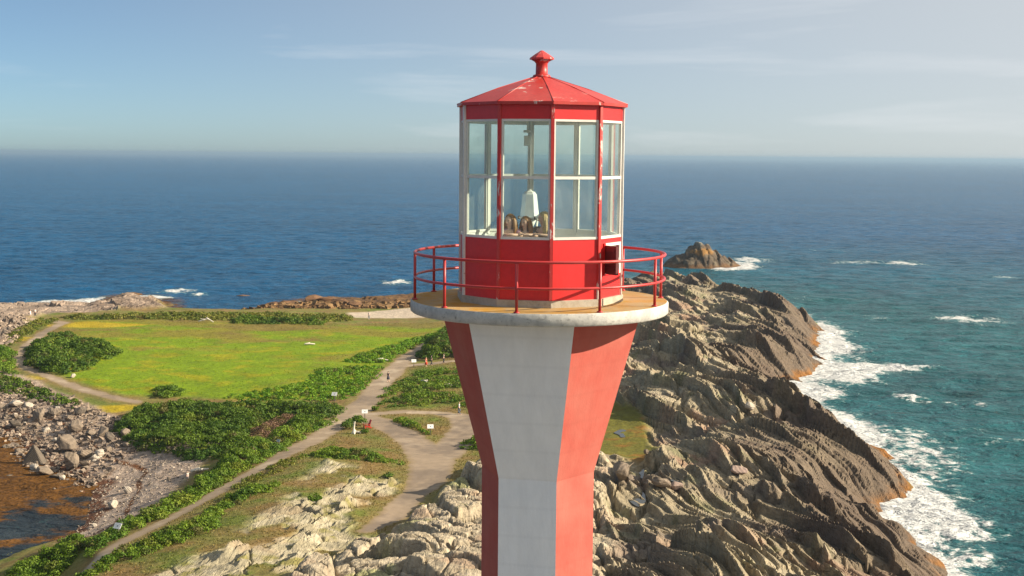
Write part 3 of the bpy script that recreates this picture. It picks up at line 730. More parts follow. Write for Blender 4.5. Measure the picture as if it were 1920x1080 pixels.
# shaft: six painted sides
hexa = [-41 + OFF + 60 * k for k in range(6)]
prof = [(2.13, -0.252), (1.21, -3.62), (1.21, -13.0), (1.55, -15.5), (2.1, -18.2)]
for k in range(6):
    a0, a1 = hexa[k], hexa[k] + 60
    mb = MB(); vs = []
    nz = []
    for (R0, z0), (R1, z1) in zip(prof[:-1], prof[1:]):
        st = max(1, int(abs(z1 - z0) / 0.4))
        for i in range(st): nz.append((R0 + (R1 - R0) * i / st, z0 + (z1 - z0) * i / st))
    nz.append(prof[-1])
    for R, z in nz:
        p, q = Vector(pol(R, a0, z)), Vector(pol(R, a1, z))
        for j in range(7): vs.append(p.lerp(q, j / 6))
    fs = [(i * 7 + j, i * 7 + j + 1, i * 7 + j + 8, i * 7 + j + 7) for i in range(len(nz) - 1) for j in range(6)]
    mb.add(vs, fs, 0)
    # inner skin gives the wall its thickness
    vi = [(p[0] * 0.88, p[1] * 0.88, p[2]) for p in vs]
    mb.add(vi, [f[::-1] for f in fs], 0)
    white = k % 2 == 0
    o = mb.build('white_stripe' if white else 'red_stripe', MATS['shaft_white' if white else 'shaft_red'], LH)
# gallery deck
mb = MB()
n = 120; R = 2.69
ring = lambda r, z: [pol(r, 360 * j / n, z) for j in range(n)]
vs = ring(R - 0.03, 0.0) + ring(R, -0.03) + ring(R, -0.22) + ring(R - 0.03, -0.25)
mb.add(vs, [(i * n + j, (i + 1) * n + j, (i + 1) * n + (j + 1) % n, i * n + (j + 1) % n) for i in range(3) for j in range(n)], 1, True)
mb.add(ring(R - 0.03, 0.0), [tuple(range(n))], 0); mb.add(ring(R - 0.03, -0.25), [tuple(range(n))], 1)
mb.build('gallery_deck', [MATS['deck_top'], MATS['deck_edge']], LH)
# railing
RAIL = empty('railing', (0, 0, 0)); RAIL.parent = LH
def hoop(z, r, R=2.60):
    mb = MB(); mb.tube([pol(R, 360 * j / 96, z) for j in range(96)], r, 8, closed=True); return mb
hoop(0.97, 0.030).build('top_rail', MATS['red_rail'], RAIL)
hoop(0.47, 0.027).build('middle_rail', MATS['red_rail'], RAIL)
for k in range(10):
    a = -9.5 + OFF + 36 * k; mb = MB()
    mb.tube([pol(2.60, a, 0.002), pol(2.60, a, 0.95)], 0.029, 8)
    mb.tube([pol(2.60, a, 0.001), pol(2.60, a, 0.025)], 0.06, 10)
    mb.build('post', MATS['red_rail'], RAIL)
# lantern
dec = [7.6 + OFF + 36 * k for k in range(10)]
RL = 1.70
ZS, ZT, ZF, ZE = 1.335, 2.55, 3.69, 3.985
def panel(k, R, z0, z1, th, f0=0.0, f1=1.0, mi=0, mb=None):
    """flat slab on side k from fraction f0 to f1 of its width"""
    mb = mb or MB()
    c = []
    for r in (R, R - th):
        a, b2 = Vector(pol(r, dec[k], 0)), Vector(pol(r, dec[k] + 36, 0))
        for f in (f0, f1):
            p = a.lerp(b2, f)
            for z in (z0, z1): c.append((p.x, p.y, D + z))
    # order: outer f0 z0, f0 z1, f1 z0, f1 z1, inner ...
    mb.add(c, [(0, 2, 3, 1), (0, 1, 5, 4), (2, 6, 7, 3), (1, 3, 7, 5), (0, 4, 6, 2)], mi)
    mb.add([c[4], c[5], c[6], c[7]], [(0, 1, 3, 2)], 1)
    return mb
PAR = empty('parapet', (0, 0, 0)); PAR.parent = LH
PM2 = [MATS['red_lantern'], MATS['white_in']]
for k in range(10):
    if k == 1:      # the side with the open hatch
        mb = panel(k, RL, 0.14, 0.66, 0.05); panel(k, RL, 1.18, ZS, 0.05, mb=mb); panel(k, RL, 0.66, 1.18, 0.05, 0, 0.26, mb=mb); panel(k, RL, 0.66, 1.18, 0.05, 0.86, 1, mb=mb)
        mb.build('parapet_panel', PM2, PAR)
    else:
        panel(k, RL, 0.14, ZS, 0.05).build('parapet_panel', PM2, PAR)
mb = MB()
for k in range(10): panel(k, RL + 0.06, -0.0, 0.14, 0.14, mb=mb)
mb.build('kerb', [MATS['kerb'], MATS['kerb']], LH)
# hatch and frame on side 1
HT = empty('hatch', (0, 0, 0)); HT.parent = LH
a, b2 = Vector(pol(RL + 0.012, dec[1], 0)), Vector(pol(RL + 0.012, dec[1] + 36, 0))
ex = (b2 - a).normalized(); nn = Vector((ex.y, -ex.x, 0)); wd = (b2 - a).length
if nn.dot(a) < 0: nn = -nn
mb = MB()
for f0, f1, z0, z1, mi in ((0.86, 0.92, 0.60, 1.24, 0), (0.20, 0.26, 0.60, 1.24, 2), (0.26, 0.86, 1.18, 1.24, 0), (0.26, 0.86, 0.60, 0.66, 2)):
    panel(1, RL + 0.035, z0, z1, 0.03, f0, f1, mi=mi, mb=mb)
mb.build('hatch_frame', [MATS['white_trim'], MATS['white_trim'], MATS['red_lantern']], HT)
hin = a + ex * (wd * 0.27) + Vector((0, 0, 0.0))
da = rad(29.0); dirv = Vector((math.sin(da), -math.cos(da), 0)); nrm2 = Vector((dirv.y, -dirv.x, 0))
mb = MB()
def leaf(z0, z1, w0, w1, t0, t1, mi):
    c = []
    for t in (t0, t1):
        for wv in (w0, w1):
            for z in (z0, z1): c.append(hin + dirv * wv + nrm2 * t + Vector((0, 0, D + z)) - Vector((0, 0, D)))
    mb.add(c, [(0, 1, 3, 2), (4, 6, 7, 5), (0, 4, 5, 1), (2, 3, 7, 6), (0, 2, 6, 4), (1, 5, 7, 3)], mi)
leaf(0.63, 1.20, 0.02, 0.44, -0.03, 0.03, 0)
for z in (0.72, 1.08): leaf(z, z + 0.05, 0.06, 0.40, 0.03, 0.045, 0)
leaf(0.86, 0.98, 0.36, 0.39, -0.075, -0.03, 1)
mb.build('hatch_door', [paint('shaded_red_door', (0.13, 0.014, 0.014), (0.4, 0.2, 0.15), 0.7, 0.5, 4.0), MATS['white_trim']], HT)  # red leaf painted darker, the shade on its near face put into the colour
for z in (0.74, 1.06):
    mb = MB(); mb.tube([tuple(hin + Vector((0, 0, z))), tuple(hin + Vector((0, 0, z + 0.09)))], 0.028, 8)
    mb.build('hinge', MATS['red_trim'], HT)
# glazing: corner posts, bars, panes, frieze
GLZ = empty('glazing', (0, 0, 0)); GLZ.parent = LH
for k in range(10):
    mb = MB(); A = dec[k]
    for r0, r1, hw, mi in ((RL - 0.015, RL + 0.03, 0.033, 0), (RL - 0.085, RL - 0.016, 0.028, 1)):
        c = []
        for r in (r0, r1):
            for s in (-1, 1):
                for z in (0.142 if mi == 0 else ZS - 0.05, ZE):
                    p = Vector(pol(r, A, 0)); t = Vector((math.cos(rad(A)), math.sin(rad(A)), 0)) * (hw * s); c.append((p.x + t.x, p.y + t.y, D + z))
        mb.add(c, [(0, 1, 3, 2), (4, 6, 7, 5), (0, 4, 5, 1), (2, 3, 7, 6), (0, 2, 6, 4), (1, 5, 7, 3)], mi)
    mb.build('corner_post', [MATS['white_trim' if k in (2, 7, 8) else 'red_trim'], MATS['white_in']], GLZ)
    f0, f1 = 0.036, 0.964
    panel(k, RL + 0.012, ZS + 0.001, ZS + 0.05, 0.08, f0, f1).build('sill', [MATS['white_trim'], MATS['white_in']], GLZ)
    panel(k, RL - 0.002, ZT - 0.028, ZT + 0.028, 0.06, f0, f1).build('transom', [MATS['white_trim'], MATS['white_in']], GLZ)
    panel(k, RL - 0.002, ZF - 0.045, ZF - 0.001, 0.06, f0, f1).build('head_bar', [MATS['white_trim'], MATS['white_in']], GLZ)
    mb = panel(k, RL - 0.004, ZS + 0.051, ZF - 0.046, 0.05, f0, f0 + 0.03); panel(k, RL - 0.004, ZS + 0.051, ZF - 0.046, 0.05, f1 - 0.03, f1, mb=mb)
    mb.build('side_bead', [MATS['white_trim'], MATS['white_in']], GLZ)
    for z0, z1 in ((ZS + 0.05, ZT - 0.028), (ZT + 0.028, ZF - 0.045)):
        mb = panel(k, RL - 0.025, z0, z1, 0.008, f0 + 0.03, f1 - 0.03); mb.m = [0] * len(mb.m)
        mb.build('pane', MATS['glass'], GLZ)
    panel(k, RL, ZF, ZE - 0.002, 0.05, f0, f1).build('frieze_panel', PM2, GLZ)
# roof
RF = empty('roof', (0, 0, 0)); RF.parent = LH
RE, RT_, ZA = 1.79, 0.13, 4.60
for k in range(10):
    a0, a1 = dec[k], dec[k] + 36; am = dec[k] + 18
    mb = MB(); st = 5; vs = []
    for i in range(st + 1):
        f = i / st; r = RE + (RT_ - RE) * f; z = ZE + 0.045 + (ZA - ZE - 0.045) * (f + 0.045 * math.sin(math.pi * f))
        p, q = Vector(pol(r, a0, z)), Vector(pol(r, a1, z))
        for j in range(5): vs.append(p.lerp(q, j / 4))
    fs = [(i * 5 + j, i * 5 + j + 1, i * 5 + j + 6, i * 5 + j + 5) for i in range(st) for j in range(4)]
    mb.add(vs, fs, 0)
    e = [pol(RE, a0, ZE + 0.045), pol(RE, a1, ZE + 0.045), pol(RE, a1, ZE - 0.012), pol(RE, a0, ZE - 0.012), pol(RE - 0.12, a1, ZE - 0.012), pol(RE - 0.12, a0, ZE - 0.012)]
    mb.add(e, [(0, 1, 2, 3), (3, 2, 4, 5)], 0)
    mb.add([pol(RE - 0.12, a0, ZE - 0.011), pol(RE - 0.12, a1, ZE - 0.011), pol(RT_, a1, ZA - 0.05), pol(RT_, a0, ZA - 0.05)], [(0, 1, 2, 3)], 1)
    mb.build('roof_panel', [MATS['red_roof'], MATS['white_in']], RF)
    mb = MB(); mb.tube([pol(RE + 0.004, a0, ZE + 0.045), pol((RE + RT_) / 2, a0, ZE + 0.045 + (ZA - ZE - .045) * .545), pol(RT_, a0, ZA)], 0.012, 6)
    mb.build('hip_seam', MATS['red_roof'], RF)
mb = MB(); mb.lathe([(0.20, 4.575), (0.17, 4.63), (0.125, 4.645), (0.12, 4.86), (0.15, 4.90), (0.215, 4.935)], 20, c=(0, 0, D))
mb.build('ventilator_neck', MATS['red_roof'], RF)
mb = MB(); mb.lathe([(0.20, 4.935), (0.255, 4.945), (0.255, 4.975), (0.15, 5.05), (0.03, 5.125), (0.012, 5.13)], 10, c=(0, 0, D), smooth=False, rot=rad(7))
mb.build('ventilator_cap', MATS['red_trim'], RF)
# pale fixture on the back post under the roof
mb = MB(); p = pol(1.50, 188 + OFF, 0)
mb.lathe([(0.02, -0.05), (0.085, -0.05), (0.085, 0.0), (0.02, 0.0)], 16, c=(p[0] - 0.09, p[1], D + 3.53))
mb.box((p[0] - 0.09, p[1], D + 3.30), (0.14, 0.10, 0.22)); mb.tube([(p[0] - 0.09, p[1], D + 3.2), (p[0] - 0.02, p[1] + 0.1, D + 3.2)], 0.015, 6)
mb.tube([(p[0] - 0.09, p[1], D + 3.47), (p[0] - 0.09, p[1], D + 3.75)], 0.015, 6)
mb.build('hanging_fixture', MATS['white_in'], LH)
# beacon inside the lantern
BX, BY, BZ = at_depth(993, 409, 27.3)
BZF = TZ + 0.0
BC = empty('beacon_lamp', (BX, BY, BZF)); tag(BC, 'white tapered beacon lamp on a stand inside the glazed lantern', 'beacon')
h0 = BZ - BZF
m, N, L, b = nmat('acrylic'); b.inputs['Base Color'].default_value = (0.82, 0.86, 0.88, 1); b.inputs['Roughness'].default_value = 0.12
L.new(mix(N, L, ramp(N, L, noise(N, L, objco(N), 7, 3), [(0.3, 0.0), (0.7, 1.0)]), (0.72, 0.78, 0.80), (0.86, 0.88, 0.88)), b.inputs['Base Color']); b.inputs['Coat Weight'].default_value = 0.6
MATS['acrylic'] = m
mb = MB(); mb.lathe([(0.20, h0 + 0.03), (0.145, h0 + 0.50), (0.12, h0 + 0.52)], 6, smooth=False, rot=rad(28)); mb.build('lens_housing', m, BC)
mb = MB(); mb.lathe([(0.125, h0 + 0.515), (0.11, h0 + 0.545), (0.04, h0 + 0.575), (0.02, h0 + 0.60)], 6, smooth=False, rot=rad(28)); mb.build('cap', MATS['white_in'], BC)
mb = MB(); mb.lathe([(0.235, h0), (0.235, h0 + 0.03), (0.2, h0 + 0.032)], 6, smooth=False, rot=rad(28)); mb.build('base_plate', MATS['white_in'], BC)
for k in range(6):
    mb = MB(); q = rad(28 + 60 * k); mb.lathe([(0.018, h0 - 0.02), (0.018, h0 + 0.05)], 8, c=(0.225 * math.sin(q), -0.225 * math.cos(q), 0)); mb.build('bolt', MATS['post_grey'], BC)
mb = MB(); mb.tube([(0, 0, 0.002), (0, 0, h0)], 0.06, 12); mb.lathe([(0.06, h0 - 0.22), (0.16, h0 - 0.002)], 12)
mb.build('pedestal', MATS['white_in'], BC)
for q in (rad(60), rad(180), rad(300)):
    mb = MB(); mb.tube([(0.3 * math.sin(q), 0.3 * math.cos(q), 0.003), (0.06 * math.sin(q), 0.06 * math.cos(q), 0.8), (0.2 * math.sin(q), 0.2 * math.cos(q), h0 - 0.01)], 0.022, 6); mb.build('brace', MATS['white_in'], BC)

# ================================================================== VEGETATION
TRI = [0]
def leaf_quads(C, Dn, size, rs):
    """one small leaf face at each point, roughly facing Dn"""
    n = len(C)
    t = rs.normal(size=(n, 3)); nrm = Dn + 0.55 * rs.normal(size=(n, 3)); nrm /= np.linalg.norm(nrm, axis=1)[:, None] + 1e-9
    e1 = np.cross(nrm, t); e1 /= np.linalg.norm(e1, axis=1)[:, None] + 1e-9; e2 = np.cross(nrm, e1)
    s = (size * rs.uniform(0.55, 1.25, n))[:, None] * 0.5; e1 = e1 * s; e2 = e2 * s * 0.8
    V = np.stack([C - e1 - 0.3 * e2, C - 0.2 * e1 + e2, C + e1 + 0.3 * e2, C + 0.2 * e1 - e2], 1).reshape(-1, 3)
    F = np.arange(4 * n).reshape(n, 4); TRI[0] += 2 * n
    return V, F
def clumps_mesh(name, cx, cy, cz, cr, ca, cb, leaf, dens, rs, flat=0.8):
    npl = np.maximum((dens * 2 * math.pi * cr * cr / (leaf * leaf * 0.5)).astype(int), 8)
    k = np.repeat(np.arange(len(cx)), npl); n = len(k)
    d = rs.normal(size=(n, 3)); d /= np.linalg.norm(d, axis=1)[:, None]; d[:, 2] = np.abs(d[:, 2]) * 1.0 - 0.22 * rs.random(n)
    rr_ = cr[k] * rs.uniform(0.62, 1.06, n)
    C = np.stack([cx[k], cy[k], cz[k]], 1) + d * rr_[:, None] * np.array([1, 1, flat])
    V, F = leaf_quads(C, d, leaf, rs)
    u = rs.random(len(cx))[k]
    u = np.clip(0.5 + 0.9 * fbm(cx[k] / 5 + 31, cy[k] / 5, 3, 77) + 0.9 * (u - 0.5), -0.25, 1.35)
    col = np.array(ca) + (np.array(cb) - np.array(ca)) * u[:, None]
    br = fbm(cx[k] / 2.3, cy[k] / 2.3, 2, 79)
    col = col + (np.array([0.19, 0.20, 0.02]) - col) * (0.55 * ss(0.2, 0.5, br))[:, None] + (np.array([0.13, 0.085, 0.04]) - col) * (0.6 * ss(0.28, 0.5, -br))[:, None]
    col = col * rs.uniform(0.65, 1.4, n)[:, None]
    return np_mesh(name, V, F, np.repeat(col, 4, 0), smooth=False)
def thicket(name, label, poly, z, spacing, hgt, rmin, rmax, ca, cb, leaf, dens=0.9, seed=1, cat='thicket', gap=0.0):
    rs = np.random.default_rng(seed)
    P = GP(poly, z); lo, hi = P.min(0), P.max(0)
    gx, gy = np.meshgrid(np.arange(lo[0], hi[0], spacing), np.arange(lo[1], hi[1], spacing))
    gx = gx.ravel() + rs.uniform(-.5, .5, gx.size) * spacing; gy = gy.ravel() + rs.uniform(-.5, .5, gy.size) * spacing
    s = sdf(P, gx, gy, 6.0) + 1.1 * fbm(gx / 4, gy / 4, 3, seed + 900)
    k = (s > 0) & (fbm(gx / 5, gy / 5, 2, seed + 77) > gap - 1.0 if gap <= 0 else fbm(gx / 5, gy / 5, 2, seed + 77) > gap - 0.5)
    gx, gy, s = gx[k], gy[k], s[k]
    e = 0.45 + 0.55 * ss(0, 2.2, s)
    r = (rmin + (rmax - rmin) * rs.random(len(gx)) ** 1.5 * 1.25) * (0.7 + 0.3 * e)
    zc = HI(gx, gy) + hgt * e * (0.40 + 1.05 * np.clip(0.5 + 1.2 * fbm(gx / 5, gy / 5, 3, seed + 33), 0, 1) + 0.25 * rs.random(len(gx))) - r * 0.75
    me = clumps_mesh(name, gx, gy, zc, r, ca, cb, leaf, dens, rs)
    o = link(name, me, MATS['leaf']); tag(o, label, cat, kind='stuff')
    return o
DK = ((0.050, 0.100, 0.010), (0.105, 0.165, 0.014)); MD = ((0.078, 0.145, 0.012), (0.145, 0.215, 0.018)); BR = ((0.095, 0.200, 0.010), (0.150, 0.260, 0.014)); OL = ((0.105, 0.140, 0.018), (0.180, 0.175, 0.030))
thicket('thicket', 'large dark green thicket between the bright meadow and the shingle cove', [(212, 772), (245, 754), (300, 745), (355, 738), (400, 746), (470, 756), (540, 760), (610, 755), (646, 764), (636, 778), (600, 790), (560, 808), (530, 800), (560, 778), (520, 778), (470, 800), (460, 822), (440, 836), (410, 846), (370, 842), (330, 830), (280, 816), (238, 802)], 4.2, 0.95, 1.4, 0.55, 1.1, *DK, 0.27, 0.9, 11)
thicket('thicket', 'long green hedge running along the sea side of the main footpath', [(632, 784), (590, 808), (545, 836), (490, 866), (430, 896), (370, 934), (330, 955), (280, 978), (225, 1004), (178, 1026), (163, 1010), (205, 990), (265, 960), (320, 930), (362, 900), (395, 872), (440, 842), (520, 818), (575, 800)], 4.4, 0.85, 1.45, 0.55, 1.0, *MD, 0.22, 0.95, 12)
thicket('thicket', 'rounded dark green bushes at the foot of the cove, bottom left corner', [(-20, 1090), (20, 1058), (70, 1040), (110, 1022), (138, 1012), (170, 1032), (160, 1052), (112, 1072), (60, 1095)], 2.2, 0.8, 1.5, 0.6, 1.0, *MD, 0.2, 0.95, 13)
thicket('thicket', 'leafy hedge on the inland side of the footpath above the pale crags', [(150, 1082), (205, 1046), (262, 1022), (325, 1002), (398, 988), (418, 1000), (385, 1022), (300, 1038), (232, 1062), (180, 1092)], 5.2, 0.85, 1.1, 0.5, 0.9, *MD, 0.2, 0.9, 14)
thicket('thicket', 'small dark thicket beside the footpath above the middle of the hedge', [(372, 968), (415, 938), (450, 920), (512, 906), (528, 916), (480, 934), (430, 952), (398, 972)], 5.6, 0.85, 1.2, 0.5, 0.9, *MD, 0.2, 0.95, 15)
thicket('thicket', 'low scrub on the mound edge just above the footpath bend', [(420, 916), (470, 888), (520, 868), (560, 852), (572, 862), (530, 882), (480, 902), (440, 918)], 5.2, 0.9, 0.8, 0.4, 0.7, *OL, 0.2, 0.8, 16)
thicket('thicket', 'rounded dark thicket inside the bend of the far left path', [(46, 668), (58, 646), (84, 633), (130, 629), (178, 642), (214, 656), (226, 666), (184, 676), (168, 690), (120, 698), (82, 696), (54, 686)], 3.8, 1.1, 1.6, 0.7, 1.2, *DK, 0.36, 0.9, 17)
thicket('thicket', 'scrub between the far left path and the left edge rocks', [(-60, 660), (0, 652), (24, 652), (24, 678), (30, 700), (-60, 700)], 3.6, 1.1, 1.1, 0.6, 1.0, *MD, 0.34, 0.9, 18)
thicket('thicket', 'strip of dark bushes between the far left path and the boulders', [(-60, 706), (0, 706), (45, 714), (110, 736), (150, 748), (140, 756), (95, 750), (45, 732), (-60, 724)], 3.2, 1.0, 1.0, 0.5, 0.9, *DK, 0.3, 0.85, 19)
thicket('thicket', 'bushes on the bank behind the upper left boulders', [(40, 612), (62, 604), (100, 592), (112, 598), (80, 612), (50, 632), (20, 650), (0, 656), (12, 632)], 3.0, 1.1, 0.8, 0.5, 0.8, *OL, 0.34, 0.8, 20)
thicket('thicket', 'bright green fern patch left of the footpath at the junction', [(586, 694), (640, 686), (700, 686), (726, 690), (704, 712), (680, 740), (650, 750), (600, 752), (540, 748), (480, 744), (420, 738), (470, 728), (530, 722), (575, 712)], 4.0, 1.05, 0.5, 0.4, 0.8, *BR, 0.28, 0.8, 21)
thicket('thicket', 'bright green scrub where the far footpath leaves the meadow', [(664, 668), (720, 652), (768, 636), (802, 628), (832, 616), (836, 622), (812, 636), (782, 652), (752, 668), (728, 682), (690, 684), (640, 680)], 3.8, 1.1, 0.7, 0.45, 0.85, *BR, 0.3, 0.8, 22)
thicket('thicket', 'green scrub right of the footpath between the two side paths', [(704, 758), (718, 738), (742, 714), (775, 697), (850, 692), (930, 690), (930, 768), (862, 770), (790, 764), (722, 764)], 4.4, 1.0, 0.6, 0.45, 0.85, *MD, 0.26, 0.75, 23, gap=0.36)
thicket('thicket', 'dark bushes shading the far footpath just left of the tower', [(786, 668), (800, 648), (828, 628), (880, 622), (930, 640), (920, 672), (832, 674), (794, 678)], 4.2, 1.1, 1.9, 0.7, 1.2, *DK, 0.34, 0.9, 24)
thicket('thicket', 'low juniper scrub across the top of the grassy mound', [(575, 842), (618, 829), (660, 836), (722, 852), (764, 862), (756, 870), (700, 866), (640, 860), (592, 854)], 5.6, 0.85, 0.7, 0.45, 0.75, *MD, 0.2, 0.85, 25)
thicket('thicket', 'long low hedge along the far side of the meadow by the sea', [(104, 591), (250, 588), (420, 588), (560, 587), (655, 588), (662, 600), (540, 604), (430, 602), (300, 600), (150, 598)], 3.3, 1.25, 0.8, 0.6, 1.1, *OL, 0.42, 0.8, 26)
thicket('thicket', 'dark bush clump on the far edge of the meadow hedge', [(430, 598), (500, 597), (560, 600), (612, 599), (600, 606), (500, 606), (440, 605)], 3.5, 1.1, 1.1, 0.6, 1.0, *DK, 0.4, 0.9, 27)
thicket('thicket', 'dark bush clump at the near edge of the meadow above the big thicket', [(286, 722), (320, 716), (352, 724), (340, 732), (300, 732)], 4.0, 1.0, 1.2, 0.5, 0.9, *MD, 0.3, 0.9, 28)
thicket('thicket', 'narrow clipped hedge along the grass triangle at the path junction', [(738, 782), (756, 784), (782, 796), (812, 812), (806, 817), (776, 806), (744, 790)], 4.6, 0.8, 0.75, 0.4, 0.6, *MD, 0.22, 0.9, 29)
thicket('thicket', 'small bushes on the verge between the path fork and the tower', [(866, 828), (890, 816), (930, 816), (930, 860), (892, 848), (868, 838)], 5.0, 0.9, 1.0, 0.5, 0.8, *MD, 0.24, 0.9, 30)
thicket('dead_scrub', 'brown leafless scrub patch between the thicket and the hedge', [(466, 812), (474, 800), (520, 780), (562, 777), (556, 792), (520, 808), (488, 822)], 4.2, 0.8, 0.9, 0.4, 0.7, (0.15, 0.085, 0.06), (0.21, 0.13, 0.085), 0.2, 0.7, 31, 'scrub')

def bush(px, py, r, label, cc=MD, seed=50):
    rs = np.random.default_rng(seed); x, y, z = PX(px, py)
    t = empty('bush', (x, y, z - 0.05)); tag(t, label, 'bush')
    n = 9; a = rs.uniform(0, 6.28, n); q = np.sqrt(rs.random(n)) * r * 0.65
    cr = rs.uniform(0.34, 0.55, n) * r
    link('foliage', clumps_mesh('foliage', q * np.cos(a), q * np.sin(a), r * rs.uniform(0.25, 0.6, n), cr, *cc, 0.2, 1.0, rs), MATS['leaf'], t)
    mb = MB()
    mb.tube([(0, 0, -0.15), (0.03, 0.02, r * 0.3), (0.1 * r, 0, r * 0.75)], [0.06, 0.045, 0.02], 6)
    mb.build('stem', MATS['stem'], t)
    return t
bush(650, 804, 1.25, 'round dark bush left of the white driftwood stump', DK, 51)
bush(667, 797, 1.45, 'wider green bush directly behind the white driftwood stump', MD, 52)
bush(683, 812, 0.65, 'very small bush right of the driftwood stump, before the red chair', MD, 53)
bush(590, 940, 0.85, 'lone round bush on the bare slope of the mound', MD, 54)
bush(727, 896, 0.7, 'small dark bush among the mound rocks nearest the path', DK, 55)
bush(868, 842, 0.5, 'tiny dark bush on the verge beside the tower', DK, 56)
bush(705, 770, 0.75, 'clipped bush at the corner of the scrub by the path junction', MD, 57)

# meadow and rough grass
def grass(name, label, n, poly, z, h, seed, cond):
    rs = np.random.default_rng(seed); P = GP(poly, z); lo, hi = P.min(0), P.max(0)
    x = rs.uniform(lo[0], hi[0], n * 3); y = rs.uniform(lo[1], hi[1], n * 3)
    k = sdf(P, x, y, 2.0) > 0; x, y = x[k][:n], y[k][:n]
    t = terrain(x, y); c, pm = albedo(x, y, t); k = cond(t, pm); x, y, c = x[k], y[k], c[k]; z = t['z'][k]
    m_ = len(x); a = rs.uniform(0, 6.28, m_); hh = h * rs.uniform(0.4, 1.3, m_); wv = 0.5 * hh * rs.uniform(0.6, 1.2, m_)
    B = np.stack([x, y, z - 0.04], 1); e = np.stack([np.cos(a), np.sin(a), 0 * a], 1) * wv[:, None]
    lean = np.stack([rs.normal(size=m_) * 0.25, rs.normal(size=m_) * 0.25, np.ones(m_)], 1) * hh[:, None]
    V = np.stack([B - e, B + e, B + lean + e * 0.5, B + lean - e * 0.4], 1).reshape(-1, 3); F = np.arange(4 * m_).reshape(m_, 4); TRI[0] += 2 * m_
    c = c * rs.uniform(0.85, 1.35, m_)[:, None]
    o = link(name, np_mesh(name, V, F, np.repeat(c, 4, 0), smooth=False), MATS['leaf']); tag(o, label, 'grass', kind='stuff')
soft = lambda t, pm: (pm < 0.3) & (t['rock'] < .3) & (t['white'] < .3) & (t['mound'] < .3) & (t['tl'] < .3) & (t['beach'] < .3) & (t['fb'] < .3) & (t['weed'] < .4)
grass('meadow_grass', 'bright green grass of the open meadow', 18000, [(60, 596), (660, 600), (860, 602), (860, 640), (700, 720), (600, 756), (240, 745), (40, 690)], 3.6, 0.13, 61, soft)
grass('rough_grass', 'dry tufted grass over the mound and the path verges', 45000, [(60, 1100), (400, 920), (560, 840), (640, 790), (690, 700), (930, 640), (930, 900), (800, 950), (600, 1130)], 5.2, 0.13, 62, soft)

# ================================================================== ROCKS
def hull_mesh(name, rs, n=18, sq=(1, 1, 1), pts=None, bev=0.035):
    bm = bmesh.new()
    P = pts if pts is not None else [(np.array(v) / np.linalg.norm(v)) * (0.42 + 0.1 * rs.random()) for v in rs.normal(size=(n, 3))]
    for p in P: bm.verts.new(tuple(np.array(p) * sq))
    r = bmesh.ops.convex_hull(bm, input=bm.verts); 
    bmesh.ops.delete(bm, geom=[v for v in bm.verts if not v.link_faces], context='VERTS')
    if bev: bmesh.ops.bevel(bm, geom=list(bm.edges), offset=bev, segments=1, affect='EDGES', profile=0.5)
    bmesh.ops.recalc_face_normals(bm, faces=bm.faces)
    me = bpy.data.meshes.new(name); bm.to_mesh(me); bm.free(); return me
def rock_mat(name, c1, c2, c3):
    m, N, L, b = nmat(name); co = objco(N)
    n1 = noise(N, L, co, 2.2, 7, 0.65, 0.4); n2 = noise(N, L, co, 9, 6, 0.7)
    wv = N.new('ShaderNodeTexWave'); wv.inputs['Scale'].default_value = 2.4; wv.inputs['Distortion'].default_value = 3.5; wv.inputs['Detail'].default_value = 4; wv.bands_direction = 'DIAGONAL'; L.new(co, wv.inputs['Vector'])
    c = mix(N, L, ramp(N, L, n1, [(0.35, 0.0), (0.65, 1.0)]), c1, c2); c = mix(N, L, ramp(N, L, n2, [(0.5, 0.0), (0.75, 0.7)]), c, c3)
    c = mix(N, L, 0.35, c, ramp(N, L, wv.outputs['Fac'], [(0.0, 0.6), (0.6, 1.1)]), 'MULTIPLY')
    L.new(c, b.inputs['Base Color']); b.inputs['Roughness'].default_value = 0.88; b.inputs['Specular IOR Level'].default_value = 0.2
    L.new(bump(N, L, n2, 0.8, 0.09, bump(N, L, wv.outputs['Fac'], 0.5, 0.06)), b.inputs['Normal'])
    return m
MATS['boulder'] = rock_mat('boulder', (0.25, 0.195, 0.145), (0.17, 0.135, 0.10), (0.31, 0.25, 0.19))
MATS['boulder_dark'] = rock_mat('boulder_dark', (0.16, 0.13, 0.10), (0.12, 0.10, 0.08), (0.20, 0.16, 0.12))
MATS['boulder_pale'] = rock_mat('boulder_pale', (0.48, 0.42, 0.34), (0.40, 0.34, 0.27), (0.55, 0.50, 0.42))
_rs = np.random.default_rng(5)
BM = [hull_mesh('boulder', _rs, 14 + i) for i in range(9)]
for me in BM: me.materials.append(MATS['boulder'])
BMD = [m_.copy() for m_ in BM[:4]]; BMP = [m_.copy() for m_ in BM[4:8]]
for me in BMD: me.materials[0] = MATS['boulder_dark']
for me in BMP: me.materials[0] = MATS['boulder_pale']
MATS['boulder_weed'] = rock_mat('boulder_weed', (0.16, 0.085, 0.04), (0.11, 0.06, 0.035), (0.24, 0.16, 0.09))
MATS['boulder_pink'] = rock_mat('boulder_pink', (0.34, 0.245, 0.20), (0.27, 0.20, 0.16), (0.40, 0.30, 0.25))
BMK = [hull_mesh('boulder', _rs, 12) for _ in range(4)]
for me in BMK: me.materials.append(MATS['boulder_pink'])
BMW = [m_.copy() for m_ in BM[2:6]]
for me in BMW: me.materials[0] = MATS['boulder_weed']
